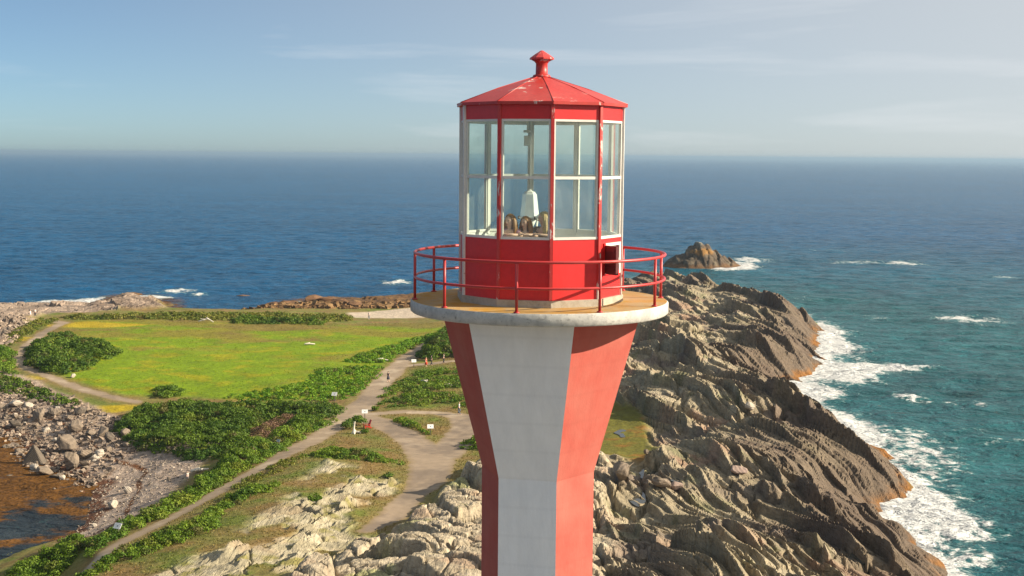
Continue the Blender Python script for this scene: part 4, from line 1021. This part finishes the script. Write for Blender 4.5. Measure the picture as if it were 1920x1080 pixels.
def boulder(x, y, s, label, group=None, flat=0.7, me=None, name='boulder', sink=0.22, rz=None, zmin=-0.3):
    o = bpy.data.objects.new(name, me or BM[_rs.integers(len(BM))]); COL.objects.link(o)
    o.location = (x, y, max(float(HI(x, y)[0]), zmin) + s * flat * (0.5 - sink) * 0.9)
    o.rotation_euler = (_rs.normal() * 0.25, _rs.normal() * 0.25, rz if rz is not None else _rs.uniform(0, 6.28)); o.scale = (s * _rs.uniform(0.85, 1.3), s * _rs.uniform(0.75, 1.05), s * flat * _rs.uniform(0.85, 1.2))
    tag(o, label, 'boulder', group); return o
# the pointed dark boulder at the water's edge
x, y, z = PX(62, 872, 0.5)
NAMED = [(x, y, 'the tall pointed boulder')]
me = hull_mesh('boulder', _rs, pts=[(-1.5, -0.6, -0.6), (1.7, -0.9, -0.6), (1.9, 0.8, -0.6), (-1.2, 0.9, -0.6), (0.15, 0.0, 2.5), (0.3, -0.25, 2.35), (-0.8, -0.3, 1.2), (1.2, 0.6, 0.9), (0.5, 0.5, 2.0), (1.35, -0.5, 0.5)], bev=0.08)
o = link('boulder', me, MATS['boulder_dark'], None, (x, y, z + 0.25)); tag(o, 'tall pointed dark boulder at the edge of the kelp cove', 'boulder')
for px, py, s, lab, kind, fl in [
    (126, 846, 3.3, 'big dark-sided boulder just right of the pointed boulder', 0, 0.85), (132, 880, 2.9, 'tall striped grey boulder at the front of the boulder pile', 0, 0.95), (66, 882, 1.5, 'low tan boulder at the foot of the pointed boulder', 2, 0.6),
    (84, 892, 2.1, 'ribbed brown boulder standing in the weed before the pile', 0, 0.7), (104, 898, 1.7, 'brown weedy boulder at the water, below the striped boulder', 1, 0.7), (30, 762, 3.0, 'broad flat tan slab boulder near the left edge below the bushes', 2, 0.42),
    (102, 778, 2.4, 'square flat-topped boulder in the middle of the rubble', 0, 0.6), (74, 788, 2.2, 'upright tan block left of the flat-topped boulder', 0, 0.9), (142, 808, 2.9, 'large leaning slab boulder at the centre of the rubble bank', 0, 0.6),
    (151, 778, 1.9, 'dark hollow-sided boulder below the yellow bank', 1, 0.8), (188, 820, 2.3, 'dome-shaped grey boulder near the right end of the pile', 0, 0.8), (205, 828, 1.8, 'dark boulder leaning on the dome-shaped boulder', 1, 0.85),
    (236, 818, 1.8, 'last large boulder of the pile, below the big thicket', 0, 0.75), (160, 860, 2.0, 'mid-sized tan boulder right of the striped boulder', 0, 0.75), (187, 856, 1.8, 'smooth tan boulder resting where the shingle beach begins', 2, 0.6),
    (30, 800, 2.6, 'brown wedge boulder beside the kelp at the left edge', 1, 0.6), (18, 908, 1.0, 'small dark rock awash in the kelp at far left', 1, 0.45), (52, 917, 0.75, 'little black rock awash in the kelp, middle of the cove', 1, 0.4), (82, 930, 0.9, 'low black rock awash in the kelp nearest the beach', 1, 0.35),
    (172, 912, 1.0, 'dark triangular rock where the beach meets the cove', 1, 0.8), (240, 924, 1.05, 'pale isolated rock in the middle of the shingle beach', 2, 0.75), (212, 952, 1.25, 'light split boulder with long shadow low on the beach', 2, 0.8),
    (177, 988, 0.7, 'small pale rock on the lower beach near the weed line', 2, 0.7), (245, 972, 0.9, 'grey rock at the top of the beach by the hedge', 0, 0.6), (218, 898, 0.6, 'small white stone high on the upper shingle', 2, 0.7),
    (136, 708, 1.1, 'pinkish boulder beside the far left path', 2, 0.7), (316, 900, 0.7, 'stone in the hedge shadow on the upper beach', 0, 0.6),
    (1163, 905, 3.0, 'grey dome rock beside the grassy hollow right of the tower', 0, 0.7), (1262, 876, 1.3, 'square tan boulder on the lip of the grassy hollow', 0, 0.8), (1212, 862, 1.0, 'dark lone rock standing in the grassy hollow', 0, 0.8), (1386, 888, 3.0, 'broad pinkish slab lying on the dark ridge', 3, 0.28), (1270, 918, 2.0, 'pinkish boulder in the rocky gully right of the tower', 3, 0.5), (1404, 776, 1.5, 'pale square block in the shadow of the upper ridge', 2, 0.8), (1240, 915, 2.8, 'tan slab boulder in the gully nearest the hollow', 0, 0.5)]:
    z0 = 6.0 if px > 900 else (1.2 if py > 740 else 3)
    x, y, z = PX(px, py, z0)
    boulder(x, y, s, lab, None, fl * 1.12, (BM, BMD, BMP, BMK)[kind][_rs.integers(4)], sink=0.12)
    if px < 260 and 740 < py < 900 and s > 1.4:
        q = lab.split(',')[0].split(' '); w_ = [i for i, t_ in enumerate(q) if t_ in ('boulder', 'block')][0]
        NAMED.append((x, y, 'the ' + ' '.join(q[:w_ + 1])))
def scatter(poly, z, n, smin, smax, label, group, seed, flat=0.65, use_named=True):
    rs = np.random.default_rng(seed); P = GP(poly, z); lo, hi = P.min(0), P.max(0); c = 0
    W_ = {0: 'grey', 1: 'dark', 2: 'pale'}
    while c < n:
        x, y = rs.uniform(lo[0], hi[0]), rs.uniform(lo[1], hi[1])
        if sdf(P, np.array([x]), np.array([y]), 1.0)[0] <= 0: continue
        c += 1
        s = smin + (smax - smin) * rs.random() ** 2.2; kd = (0, 0, 1, 2)[rs.integers(4)]
        a_, b_, nm = min(NAMED, key=lambda q: (q[0] - x) ** 2 + (q[1] - y) ** 2) if use_named else (x, y, None)
        dx, dy = x - a_, y - b_
        size = 'small' if s < smin + 0.2 * (smax - smin) else ('middling' if s < smin + 0.55 * (smax - smin) else 'large')
        side = ('right of' if dx > 0 else 'left of') if abs(dx) > abs(dy) * 0.5 else ('behind' if dy > 0 else 'in front of')
        lab = '%s %s boulder %s %s' % (size, W_[kd], side, nm) if nm else '%s %s %s' % (size, W_[kd], label)
        boulder(x, y, s, lab, group, flat, (BM, BMD, BMP)[kd][rs.integers(4)])
scatter([(-60, 735), (0, 735), (60, 742), (140, 768), (250, 806), (262, 832), (205, 862), (165, 892), (120, 902), (70, 892), (30, 835), (-60, 815)], 1.4, 110, 0.45, 1.9, 'angular grey boulder in the jumbled pile between cove and bushes', 'boulders of the cove pile', 71)
scatter([(-80, 600), (20, 598), (52, 606), (30, 636), (0, 652), (-80, 670)], 3.0, 40, 0.6, 2.0, 'boulder in the rocks at the upper left edge', 'boulders of the upper left shore', 72, use_named=False)
def rubble(name, label, poly, z, n, smin, smax, seed, cA, cB):
    rs = np.random.default_rng(seed); P = GP(poly, z); lo, hi = P.min(0), P.max(0)
    x = rs.uniform(lo[0], hi[0], n * 3); y = rs.uniform(lo[1], hi[1], n * 3); k = sdf(P, x, y, 2.0) > 0; x, y = x[k][:n], y[k][:n]; n = len(x)
    cube = np.array([(a, b_, c_) for a in (-1, 1) for b_ in (-1, 1) for c_ in (-1, 1)]) * 0.5
    fc = np.array([(0, 1, 3, 2), (4, 6, 7, 5), (0, 4, 5, 1), (2, 3, 7, 6), (0, 2, 6, 4), (1, 5, 7, 3)])
    s = smin + (smax - smin) * rs.random(n) ** 2.5
    a = rs.uniform(0, 6.28, n); v = cube[None] * (1 + 0.45 * rs.uniform(-1, 1, (n, 8, 3))) * s[:, None, None] * np.array([1, 1, 0.7])
    tl = rs.normal(size=(n, 1)) * 0.4; vz = v[:, :, 2] + tl * v[:, :, 0]
    vx = v[:, :, 0] * np.cos(a)[:, None] - v[:, :, 1] * np.sin(a)[:, None]; vy = v[:, :, 0] * np.sin(a)[:, None] + v[:, :, 1] * np.cos(a)[:, None]
    V = np.stack([vx + x[:, None], vy + y[:, None], vz + (HI(x, y) + s * 0.15)[:, None]], -1).reshape(-1, 3)
    F = (fc[None] + 8 * np.arange(n)[:, None, None]).reshape(-1, 4); TRI[0] += 12 * n
    u = rs.random(n)[:, None]; c = (np.array(cA) + (np.array(cB) - np.array(cA)) * u) * rs.uniform(0.75, 1.25, n)[:, None]
    o = link(name, np_mesh(name, V, F, np.repeat(c, 8, 0), smooth=False), MATS['shingle']); tag(o, label, 'rubble', kind='stuff')
rubble('beach_rubble', 'loose stones and cobbles strewn among the cove boulders', [(-60, 728), (0, 725), (60, 734), (150, 764), (240, 796), (330, 830), (300, 850), (240, 856), (190, 880), (150, 900), (70, 890), (20, 830), (-60, 815)], 1.6, 5000, 0.10, 0.6, 81, (0.34, 0.265, 0.20), (0.15, 0.115, 0.09))
rubble('beach_cobbles', 'scattered small stones over the shingle beach', [(240, 856), (390, 850), (380, 890), (320, 930), (240, 975), (170, 1010), (130, 1020), (150, 940), (180, 890)], 1.6, 1500, 0.05, 0.22, 82, (0.40, 0.34, 0.27), (0.18, 0.14, 0.11))
rubble('foreshore_stones', 'weed covered stones along the far beach', [(440, 584), (560, 574), (700, 575), (960, 570), (960, 582), (740, 584), (560, 586)], 1.5, 1500, 0.2, 1.3, 83, (0.15, 0.085, 0.04), (0.24, 0.15, 0.07))
rubble('shore_rubble', 'broken stones among the upper left rocks', [(-80, 596), (40, 592), (60, 604), (30, 640), (0, 655), (-80, 680)], 3.0, 1500, 0.2, 0.9, 84, (0.42, 0.33, 0.25), (0.22, 0.17, 0.13))
# weedy shore rocks standing out of the far foreshore
for px, py, s, lab, fl in [(592, 562, 5.5, 'largest brown weedy rock on the far beach', 0.42), (610, 564, 5.0, 'weedy rock joined to the right of the largest far rock', 0.35), (510, 577, 5.5, 'low brown rock at the left end of the far beach', 0.4), (535, 573, 4.2, 'reddish rock beside the low left rock of the far beach', 0.5), (640, 568, 4.5, 'dark rock in the middle of the far beach', 0.45), (665, 572, 4.0, 'small lumpy rock right of the middle of the far beach', 0.4), (460, 582, 3.2, 'black rock awash at the far left of the brown beach', 0.35), (735, 573, 3.6, 'weedy rock beside the gallery edge on the far beach', 0.4)]:
    x, y, z = PX(px, py, 0.8)
    o = boulder(x, y, s, lab, None, fl, BMW[_rs.integers(4)], 'shore_rock', 0.25); o['category'] = 'rock'; o.rotation_euler = (0.1, -0.08, _rs.uniform(0, 6.28)); o.scale.x *= 1.4

# ---- islet off the headland
def islet(px, py, rx, ry, hgt, seed):
    cx_, cy_ = G(px, py, 0); n = 110
    gx, gy = np.meshgrid(np.linspace(-1.25, 1.25, n), np.linspace(-1.25, 1.25, n)); gx, gy = gx.ravel(), gy.ravel()
    X_, Y_ = gx * rx, gy * ry
    d = np.hypot(gx + 0.12 * fbm(gx * 2, gy * 2, 3, seed), gy)
    prof_ = np.clip(1 - d, -0.3, 1); f1, f2, du, dv, r1, r2 = worley(X_ / 3.2 + 50, Y_ / 7 + 20, seed + 3)
    z = hgt * (0.10 * ss(0.5, -0.9, gx) * ss(0, .4, prof_) + 0.62 * np.sign(prof_) * np.abs(prof_) ** 0.75 + 0.40 * ss(0.0, 0.9, prof_) * np.clip(1.0 - np.abs(gx + 0.02) * 0.9, 0, 1)) * (1 + 0.25 * fbm(gx * 3, gy * 3, 3, seed + 1)) + ss(0, 0.3, prof_) * (1.2 * (r1 - .5) - 0.9 * du - 0.5 * (1 - ss(0, .1, f2 - f1)) + 0.4 * fbm(X_ / 1.5, Y_ / 1.5, 3, seed + 2)) - 0.6
    c = np.tile(np.array([0.085, 0.062, 0.042]), (len(z), 1)); fz = fbm(X_ / 3, Y_ / 3, 3, seed + 8)
    c = lerp(c, (0.14, 0.11, 0.072), ss(0, .35, fz)); c = lerp(c, (0.24, 0.22, 0.17), ss(7.6, 8.8, z + fz)); c = lerp(c, (0.13, 0.07, 0.03), ss(1.9, 0.6, z + fz)); c = lerp(c, (0.28, 0.14, 0.03), ss(0.5, 0.2, np.abs(gx - 0.0) + np.abs(z - 5.6) * .3 + .3 * fz) * 0.7)
    idx_ = np.arange(n * n).reshape(n, n); q = np.stack([idx_[:-1, :-1], idx_[:-1, 1:], idx_[1:, 1:], idx_[1:, :-1]], -1).reshape(-1, 4)
    o = link('rock_islet', np_mesh('rock_islet', np.stack([X_, Y_, z], 1), q, c), MATS['rock'], None, (cx_, cy_, 0.0))
    tag(o, 'brown rocky islet with surf at its foot off the end of the headland', 'islet')
islet(1314, 499, 15.5, 12.0, 9.0, 400)
if False: print('resid', [(a, b, round(float(HI(*G(a, b, c))[0]) - c, 1)) for a, b, c in CTRL])
# low land on the left horizon
mb = MB(); xa, ya = G(-160, 293, 0); xb, yb = G(72, 292.5, 0)
n_ = 40; vs = []
for i in range(n_ + 1):
    f = i / n_; x_ = xa + (xb - xa) * f; h_ = 36 * (1 - f) ** 0.5 * (1 + 0.25 * math.sin(i * 1.7) * math.sin(i * .6)); vs += [(x_, ya, -0.5), (x_, ya + 60, h_), (x_, ya + 400, h_ * 1.1), (x_, ya + 460, -0.5)]
mb.add(vs, [(4 * i + j, 4 * i + 4 + j, 4 * i + 5 + j, 4 * i + 1 + j) for i in range(n_) for j in range(3)])
tag(mb.build('distant_shore', plain('distant_shore', (0.75, 0.60, 0.45), 0.9, 0.4, 0.01)), kind='structure')
# tide pools of the hollow
def pool(px, py, rx, ry, pc=38):
    x, y, z = PX(px, py, 5.4); mb = MB(); n = 28
    ring_ = [(rx * (1 + 0.22 * math.sin(2 * a_ + px) + 0.12 * math.sin(5 * a_)) * math.cos(a_), ry * (1 + 0.2 * math.sin(3 * a_ + py)) * math.sin(a_), 0.0) for a_ in [6.2832 * i / n for i in range(n)]]
    mb.add(ring_ + [(p[0] * .9, p[1] * .9, -0.3) for p in ring_], [tuple(range(n))] + [(i, (i + 1) % n, n + (i + 1) % n, n + i) for i in range(n)])
    z = float(np.percentile(HI(np.array([x + p[0] for p in ring_] + [x + .5 * p[0] for p in ring_]), np.array([y + p[1] for p in ring_] + [y + .5 * p[1] for p in ring_])), pc))
    o = mb.build('tide_pool', MATS['pool'], None, (x, y, z)); tag(o, kind='structure')
m, N, L, b = nmat('pool_water'); L.new(mix(N, L, noise(N, L, objco(N), 1.0, 3), (0.03, 0.035, 0.035), (0.06, 0.055, 0.04)), b.inputs['Base Color']); b.inputs['Roughness'].default_value = 0.06; b.inputs['IOR'].default_value = 1.33; MATS['pool'] = m
pool(1172, 813, 1.2, 2.2, 48); pool(1218, 888, 1.3, 2.0); pool(1268, 898, 0.8, 1.4); pool(1190, 930, 1.0, 3.2, 30); pool(1610, 1046, 0.7, 1.6)

# ================================================================== SMALL THINGS
def sign(px, py, rz, label, wd=0.80, hgt=1.0, tilt=38, mat='sign_white'):
    x, y, z = PX(px, py); t = empty('sign', (x, y, z - 0.03), rad(rz)); tag(t, label, 'sign')
    mb = MB(); mb.box((0, 0.10, hgt / 2), (0.10, 0.08, hgt)); mb.build('post', MATS['post_grey'], t)
    c = (0, 0, hgt + 0.16); mb = MB(); mb.box(c, (wd, 0.035, wd * 0.72), rx=rad(-tilt)); mb.build('board', MATS[mat], t)
    M = Matrix.Translation(c) @ Matrix.Rotation(rad(-tilt), 4, 'X')
    mb = MB()
    for cx0, cz0, a_, b_ in ((0.02, -0.02, 0.2, 0.16), (-0.22, 0.17, 0.2, 0.03), (0.2, 0.17, 0.2, 0.025)):
        p = M @ Vector((cx0 * wd, -0.0215, cz0 * wd)); mb.box(p, (a_ * wd, 0.004, b_ * wd), rx=rad(-tilt))
    mb.build('print', MATS['sign_print'], t)['kind'] = 'stuff'
    return t
sign(684, 787, 4, 'white information board just behind the red chair')
sign(627, 753, -14, 'white information board at the bright fern edge left of the junction')
sign(807, 816, 6, 'white information board at the tip of the grass triangle')
sign(776, 689, 8, 'white information board beside the dark bushes on the side path')
sign(221, 1008, -24, 'white information board standing in the hedge at bottom left')
sign(522, 845, -10, 'slim bluish sign post in the hedge along the footpath', 0.42, 1.1, 20, 'sign_blue') if MATS.setdefault('sign_blue', plain('sign_blue', (0.22, 0.30, 0.34), 0.6, 0.15)) else None

def red_chair(px, py, rz):
    x, y, z = PX(px, py); t = empty('chair', (x, y, z - 0.01), rad(rz)); tag(t, 'red wooden slatted garden chair below the information board', 'chair'); M = MATS['chair_red']
    for i in range(6):
        mb = MB(); mb.box((0, -0.42 + i * 0.105, 0.40 - i * 0.022), (0.58, 0.095, 0.022), rx=rad(-12)); mb.build('seat_slat', M, t)
    for i in range(5):
        u = -0.24 + i * 0.12; hgt = 0.86 - 0.9 * u * u; mb = MB(); mb.box((u, 0.19 + hgt * 0.18, 0.30 + hgt / 2), (0.105, 0.022, hgt), rx=rad(-20)); mb.build('back_slat', M, t)
    for s in (-1, 1):
        mb = MB(); mb.box((s * 0.36, -0.10, 0.575), (0.14, 0.74, 0.024)); mb.build('arm', M, t)
        mb = MB(); mb.box((s * 0.31, -0.40, 0.28), (0.03, 0.11, 0.56)); mb.build('leg', M, t)
        mb = MB(); mb.box((s * 0.31, 0.02, 0.24), (0.028, 0.98, 0.13), rx=rad(-16)); mb.build('side_rail', M, t)
        mb = MB(); mb.box((s * 0.31, 0.24, 0.285), (0.03, 0.08, 0.55)); mb.build('leg', M, t)
red_chair(689, 803, -62)

def skin_obj(name, V, E, R, mat, parent=None, loc=None, rotz=0, sub=1):
    me = bpy.data.meshes.new(name); me.from_pydata(V, E, []); o = bpy.data.objects.new(name, me); COL.objects.link(o)
    md = o.modifiers.new('skin', 'SKIN'); md.use_smooth_shade = True
    for i, r in enumerate(R): me.skin_vertices[0].data[i].radius = r if isinstance(r, tuple) else (r, r)
    me.skin_vertices[0].data[0].use_root = True
    if sub: o.modifiers.new('sub', 'SUBSURF').levels = sub; o.modifiers['sub'].render_levels = sub
    me.materials.append(mat)
    if parent: o.parent = parent
    if loc is not None: o.location = loc
    o.rotation_euler = (0, 0, rotz); return o
def driftwood(px, py, V, E, R, label, rz=0.0, s=1.0, z0=4.0):
    x, y, z = PX(px, py, z0)
    o = skin_obj('driftwood', [tuple(c * s for c in v) for v in V], E, [r * s for r in R], MATS['wood'], None, (x, y, z), rad(rz)); tag(o, label, 'driftwood')
driftwood(664, 813, [(0, 0, 0.25), (-.05, 0, .7), (.05, 0, 1.2), (.12, .05, 1.6), (-.1, .1, 1.5), (.45, -.1, .22), (.9, -.15, .1), (1.2, -.1, .35), (-.35, -.3, .0), (.6, .4, .05), (.1, -.5, -.05)], [(0, 1), (1, 2), (2, 3), (2, 4), (0, 5), (5, 6), (5, 7), (0, 8), (0, 9), (0, 10)], [.2, .13, .11, .06, .05, .13, .06, .05, .09, .08, .09], 'white upright driftwood stump with spreading roots beside the bushes')
LOG = ([(-.9, 0, .18), (-.3, .05, .24), (.4, 0, .2), (1.0, .08, .16), (.1, .35, .4)], [(0, 1), (1, 2), (2, 3), (1, 4)], [.14, .17, .16, .1, .06])
driftwood(624, 773, *LOG, 'pale driftwood log on the path edge beside the big thicket', 20, 0.9)
driftwood(716, 677, *LOG, 'pale driftwood log in the scrub beside the far footpath', -15, 1.2)
driftwood(797, 719, *LOG, 'bleached log lying in the scrub between the side paths', -50, 1.3)
driftwood(842, 725, *LOG, 'bleached log half hidden in scrub close to the tower', 5, 1.1)
driftwood(580, 647, *LOG, 'pale log lying in the open middle of the meadow', 10, 1.1, 3.6)
driftwood(384, 605, [(-1.2, 0, .2), (-.2, 0, .5), (.6, .1, .7), (1.6, 0, .1), (-.8, 0, .75), (.2, .2, 1.0)], [(0, 1), (1, 2), (2, 3), (1, 4), (2, 5)], [.13, .15, .13, .08, .06, .05], 'bleached fallen branch at the far edge of the meadow', 0, 1.2, 3.6)
driftwood(374, 885, *LOG, 'bleached log at the top of the beach against the hedge', 30, 1.2, 2.6)
driftwood(395, 836, *LOG, 'weathered log where the thicket meets the beach', 25, 1.3, 3.0)

SKIN = plain('skin', (0.74, 0.47, 0.35), 0.55, 0.06, 5)
def cloth(c): return plain('cloth', c, 0.8, 0.12, 14)
def person(loc, h, rz, label, top, bottom, hair, walk=0.16, dress=False, sit=False, arms=None, yaw=0.0, long_hair=0.0, detail=False, name='person'):
    k = h / 1.70
    t = empty(name, loc, rz); tag(t, label, 'person')
    hy = math.radians(yaw); fx, fy = math.sin(hy), -math.cos(hy)
    A = arms or [((-.20, .03, 1.12), (-.21, -.07, .90), (-.21, -.10, .82)), ((.20, .0, 1.12), (.22, -.02, .90), (.22, -.03, .82))]
    V = [(0, 0, .95), (0, .005, 1.12), (0, .01, 1.30), (0, .01, 1.44), (fx * .01, .01 + fy * .012, 1.50), (fx * .02, fy * .02, 1.575), (fx * .012, fy * .005, 1.645), (0, .01, 1.69)]
    E = [(0, 1), (1, 2), (2, 3), (3, 4), (4, 5), (5, 6), (6, 7)]
    R = [(.135, .10), (.115, .085), (.14, .095), .043, .05, (.072, .086), (.078, .092), .05]
    TE = [(0, 1), (1, 2)]; arm_ids = []
    for s, (el, wr, hd) in zip((-1, 1), A):
        b_ = len(V); V += [(s * .165, .01, 1.385), el, wr, hd]; R += [.058, .042, .03, (.034, .02)]
        E += [(2, b_), (b_, b_ + 1), (b_ + 1, b_ + 2), (b_ + 2, b_ + 3)]; arm_ids.append(b_)
        if detail:
            wv = Vector(hd) - Vector(wr); wv.normalize(); sd_ = wv.cross(Vector((0, 0, 1))).normalized()
            for j in range(5):
                q = len(V); o_ = (j - 2) * 0.017
                if j == 4: V += [tuple(Vector(wr).lerp(Vector(hd), .4) + sd_ * .035 * s), tuple(Vector(hd) + sd_ * .055 * s)]
                else:
                    ln = (.06, .075, .08, .07)[j]; V += [tuple(Vector(hd) + sd_ * o_ * s + wv * ln * .5), tuple(Vector(hd) + sd_ * o_ * s + wv * ln - Vector((0, 0, .015)))]
                R += [.010, .008]; E += [(b_ + (2 if j == 4 else 3), q), (q, q + 1)]
    legs = []
    for s in (-1, 1):
        b_ = len(V); yk, ya_ = (-walk * .6 * s, walk * 1.0 * s)
        V += [(s * .085, 0, .88), (s * .095, yk, .50), (s * .095, ya_, .09), (s * .10, ya_ - .05, .03), (s * .105, ya_ - .17, .02)]
        R += [(.085, .085), .055, .037, .04, .028]; E += [(0, b_), (b_, b_ + 1), (b_ + 1, b_ + 2), (b_ + 2, b_ + 3), (b_ + 3, b_ + 4)]; legs.append(b_)
    if detail:
        q = len(V); V += [(fx * .085, fy * .085 + .0, 1.568), (fx * .108, fy * .108, 1.548)]; R += [.018, .010]; E += [(5, q), (q, q + 1)]
    S_ = lambda v: tuple(c * k for c in v)
    sk = lambda r, g=1.0, ad=0.0: tuple((x + ad) * k * g for x in (r if isinstance(r, tuple) else (r, r)))
    skin_obj('body', [S_(v) for v in V], E, [sk(r) for r in R], SKIN, t)
    # shirt
    ids = [0, 1, 2] + [i for b_ in arm_ids for i in (b_,)]
    Vt = [V[0], V[1], V[2], V[arm_ids[0]], V[arm_ids[1]]] + [tuple(Vector(V[b_]).lerp(Vector(V[b_ + 1]), .6)) for b_ in arm_ids]
    skin_obj('top', [S_(v) for v in Vt], [(0, 1), (1, 2), (2, 3), (2, 4), (3, 5), (4, 6)], [sk(R[i], 1, .016) for i in (0, 1, 2)] + [sk(.058, 1, .014)] * 2 + [sk(.05, 1, .012)] * 2, cloth(top), t)
    if dress:
        mb = MB(); mb.lathe([(.16 * k, .98 * k), (.19 * k, .8 * k), (.27 * k, .45 * k), (.25 * k, .44 * k)], 14); mb.build('skirt', cloth(bottom), t)
    else:
        Vb = [(0, 0, .97)]; Rb = [sk((.135, .10), 1, .018)]; Eb = []
        for b_ in legs:
            q = len(Vb); Vb += [V[b_], V[b_ + 1], V[b_ + 2]] if walk < .5 and bottom[0] < .3 else [V[b_], tuple(Vector(V[b_]).lerp(Vector(V[b_ + 1]), .7))]
            n_ = len(Vb) - q; Rb += [sk(.085, 1, .016)] + [sk(.06, 1, .014)] * (n_ - 1); Eb += [(0, q)] + [(q + i, q + i + 1) for i in range(n_ - 1)]
        skin_obj('trousers', [S_(v) for v in Vb], Eb, Rb, cloth(bottom), t)
    # hair: a cap that leaves the face free and locks that hang from it
    hm = MATS.setdefault(('hair', hair), plain('hair', hair, 0.5, 0.35, 30)); mb = MB()
    c0 = Vector((-fx * .012, -fy * .012 + .005, 1.625)); f_ = Vector((fx, fy, 0)); s_ = Vector((-fy, fx, 0)); vs = []; nu, nv = 16, 8
    for i in range(nv + 1):
        for j in range(nu):
            a_ = 2 * math.pi * j / nu; front = max(0, math.cos(a_)); ph = (i / nv) * (math.pi * (0.66 - 0.36 * front)); rr_ = 0.098
            vs.append(S_(tuple(c0 + (f_ * math.cos(a_) * 1.12 + s_ * math.sin(a_)) * (rr_ * math.sin(ph)) + Vector((0, 0, 1.05 * rr_ * math.cos(ph))))))
    mb.add(vs, [(i * nu + j, i * nu + (j + 1) % nu, (i + 1) * nu + (j + 1) % nu, (i + 1) * nu + j) for i in range(nv) for j in range(nu)], 0, True)
    if long_hair:
        for j in range(15):
            a_ = math.radians(84 + 192 * j / 14); dv_ = f_ * math.cos(a_) + s_ * math.sin(a_); w_ = 0.012 * math.sin(j * 2.3)
            pts = [c0 + dv_ * .075 + Vector((0, 0, .05)), c0 + dv_ * .102 + Vector((0, 0, -.04)), c0 + dv_ * (.112 + w_) + Vector((0, 0, -.14)), c0 + dv_ * (.125 + w_) + Vector((0, 0, -.14 - long_hair * .5)), c0 + dv_ * (.12 + 2 * w_) + Vector((0, 0, -.14 - long_hair * (1 + .12 * math.sin(j * 1.9))))]
            mb.tube([S_(tuple(p)) for p in pts], [.02 * k, .032 * k, .034 * k, .028 * k, .006 * k], 6)
    mb.build('hair', hm, t)
    if detail:
        em = MATS.setdefault('eye', plain('eye', (0.03, 0.02, 0.015), 0.2, 0.1))
        for s in (-1, 1):
            mb = MB(); c_ = f_ * .092 + s_ * (s * .032) + Vector((0, 0, 1.60)); mb.lathe([(.003 * k, -.009 * k), (.011 * k, 0), (.003 * k, .009 * k)], 8, c=S_(tuple(c_))); mb.build('eye', em, t)
        mb = MB(); mb.tube([S_(tuple(f_ * .088 + s_ * q + Vector((0, 0, 1.527)))) for q in (-.022, 0, .022)], .006 * k, 6); mb.build('mouth', MATS.setdefault('lip', plain('lip', (0.42, 0.12, 0.10), 0.5, 0.1)), t)
    return t
def walker(px, py, *a, z0=4.0, **kw):
    x, y, z = PX(px, py, z0); return person((x, y, z), *a, **kw)
walker(728, 716, 1.68, rad(150), 'person in dark jacket walking away alone on the main footpath', (0.035, 0.035, 0.05), (0.05, 0.05, 0.07), (0.10, 0.06, 0.03), dress=True)
walker(799, 688, 1.65, rad(60), 'person in a red dress on the side path by the dark bushes', (0.55, 0.05, 0.02), (0.55, 0.06, 0.02), (0.12, 0.07, 0.03), dress=True)
walker(809, 685, 1.72, rad(-60), 'person in black clothes just right of the red dress', (0.02, 0.02, 0.03), (0.025, 0.025, 0.03), (0.05, 0.03, 0.02))
walker(832, 681, 1.70, rad(-100), 'person in dark trousers nearest the tower on the side path', (0.20, 0.18, 0.16), (0.03, 0.03, 0.04), (0.09, 0.05, 0.03))
walker(861, 777, 1.72, rad(80), 'person in pale blue shirt walking close to the tower', (0.42, 0.50, 0.56), (0.10, 0.13, 0.18), (0.10, 0.07, 0.04), walk=0.22)
walker(66, 592, 1.72, rad(20), 'person in a white shirt standing at the end of the far left path', (0.80, 0.80, 0.78), (0.04, 0.04, 0.06), (0.06, 0.04, 0.03), z0=3.0)
walker(57, 593, 1.35, rad(60), 'small person in white beside the one standing at the far left path end', (0.82, 0.80, 0.76), (0.75, 0.72, 0.68), (0.30, 0.20, 0.10), z0=3.0, dress=True)
walker(692, 599, 1.75, rad(10), 'person in pale clothes standing alone on the far beach', (0.55, 0.56, 0.56), (0.28, 0.30, 0.32), (0.10, 0.08, 0.06), z0=2.2)
walker(352, 902, 1.10, rad(40), 'small pale person at the top of the shingle beach by the hedge', (0.7, 0.62, 0.55), (0.5, 0.4, 0.35), (0.35, 0.25, 0.15), z0=2.4, dress=True)

# three visitors inside the lantern, leaning on the sill
SILL = 1.335 + 0.05
def visitor(px, py, depth, rz, label, top, hair, yaw, lh, kk=1.0, arms=None):
    x, y, z = at_depth(px, py, TY - depth); h = (z - TZ) / 1.585 * 1.70; k = h / 1.70; e = (SILL + .022) / k
    A = arms or [((-.25, -.10, e - .02), (-.12, -.24, e + .01), (-.03, -.26, e + .02)), ((.25, -.10, e - .02), (.12, -.25, e + .01), (.04, -.27, e + .02))]
    person((x, y, TZ + 0.004), h, rad(rz), label, top, (0.10, 0.12, 0.18), hair, walk=0.02, arms=A, yaw=yaw, long_hair=lh, detail=True)
visitor(956, 415, 1.18, -10, 'girl with long brown hair in a pink top, leftmost behind the lantern glass', (0.55, 0.30, 0.38), (0.30, 0.145, 0.05), -28, 0.24)
visitor(985, 419, 1.16, -6, 'girl with long brown hair in a grey top, middle of three in the lantern', (0.22, 0.22, 0.24), (0.34, 0.16, 0.055), -32, 0.24)
visitor(1019, 411, 1.16, -30, 'blonde woman with bare shoulders looking left, rightmost in the lantern', (0.30, 0.22, 0.16), (0.55, 0.40, 0.20), -55, 0.28)
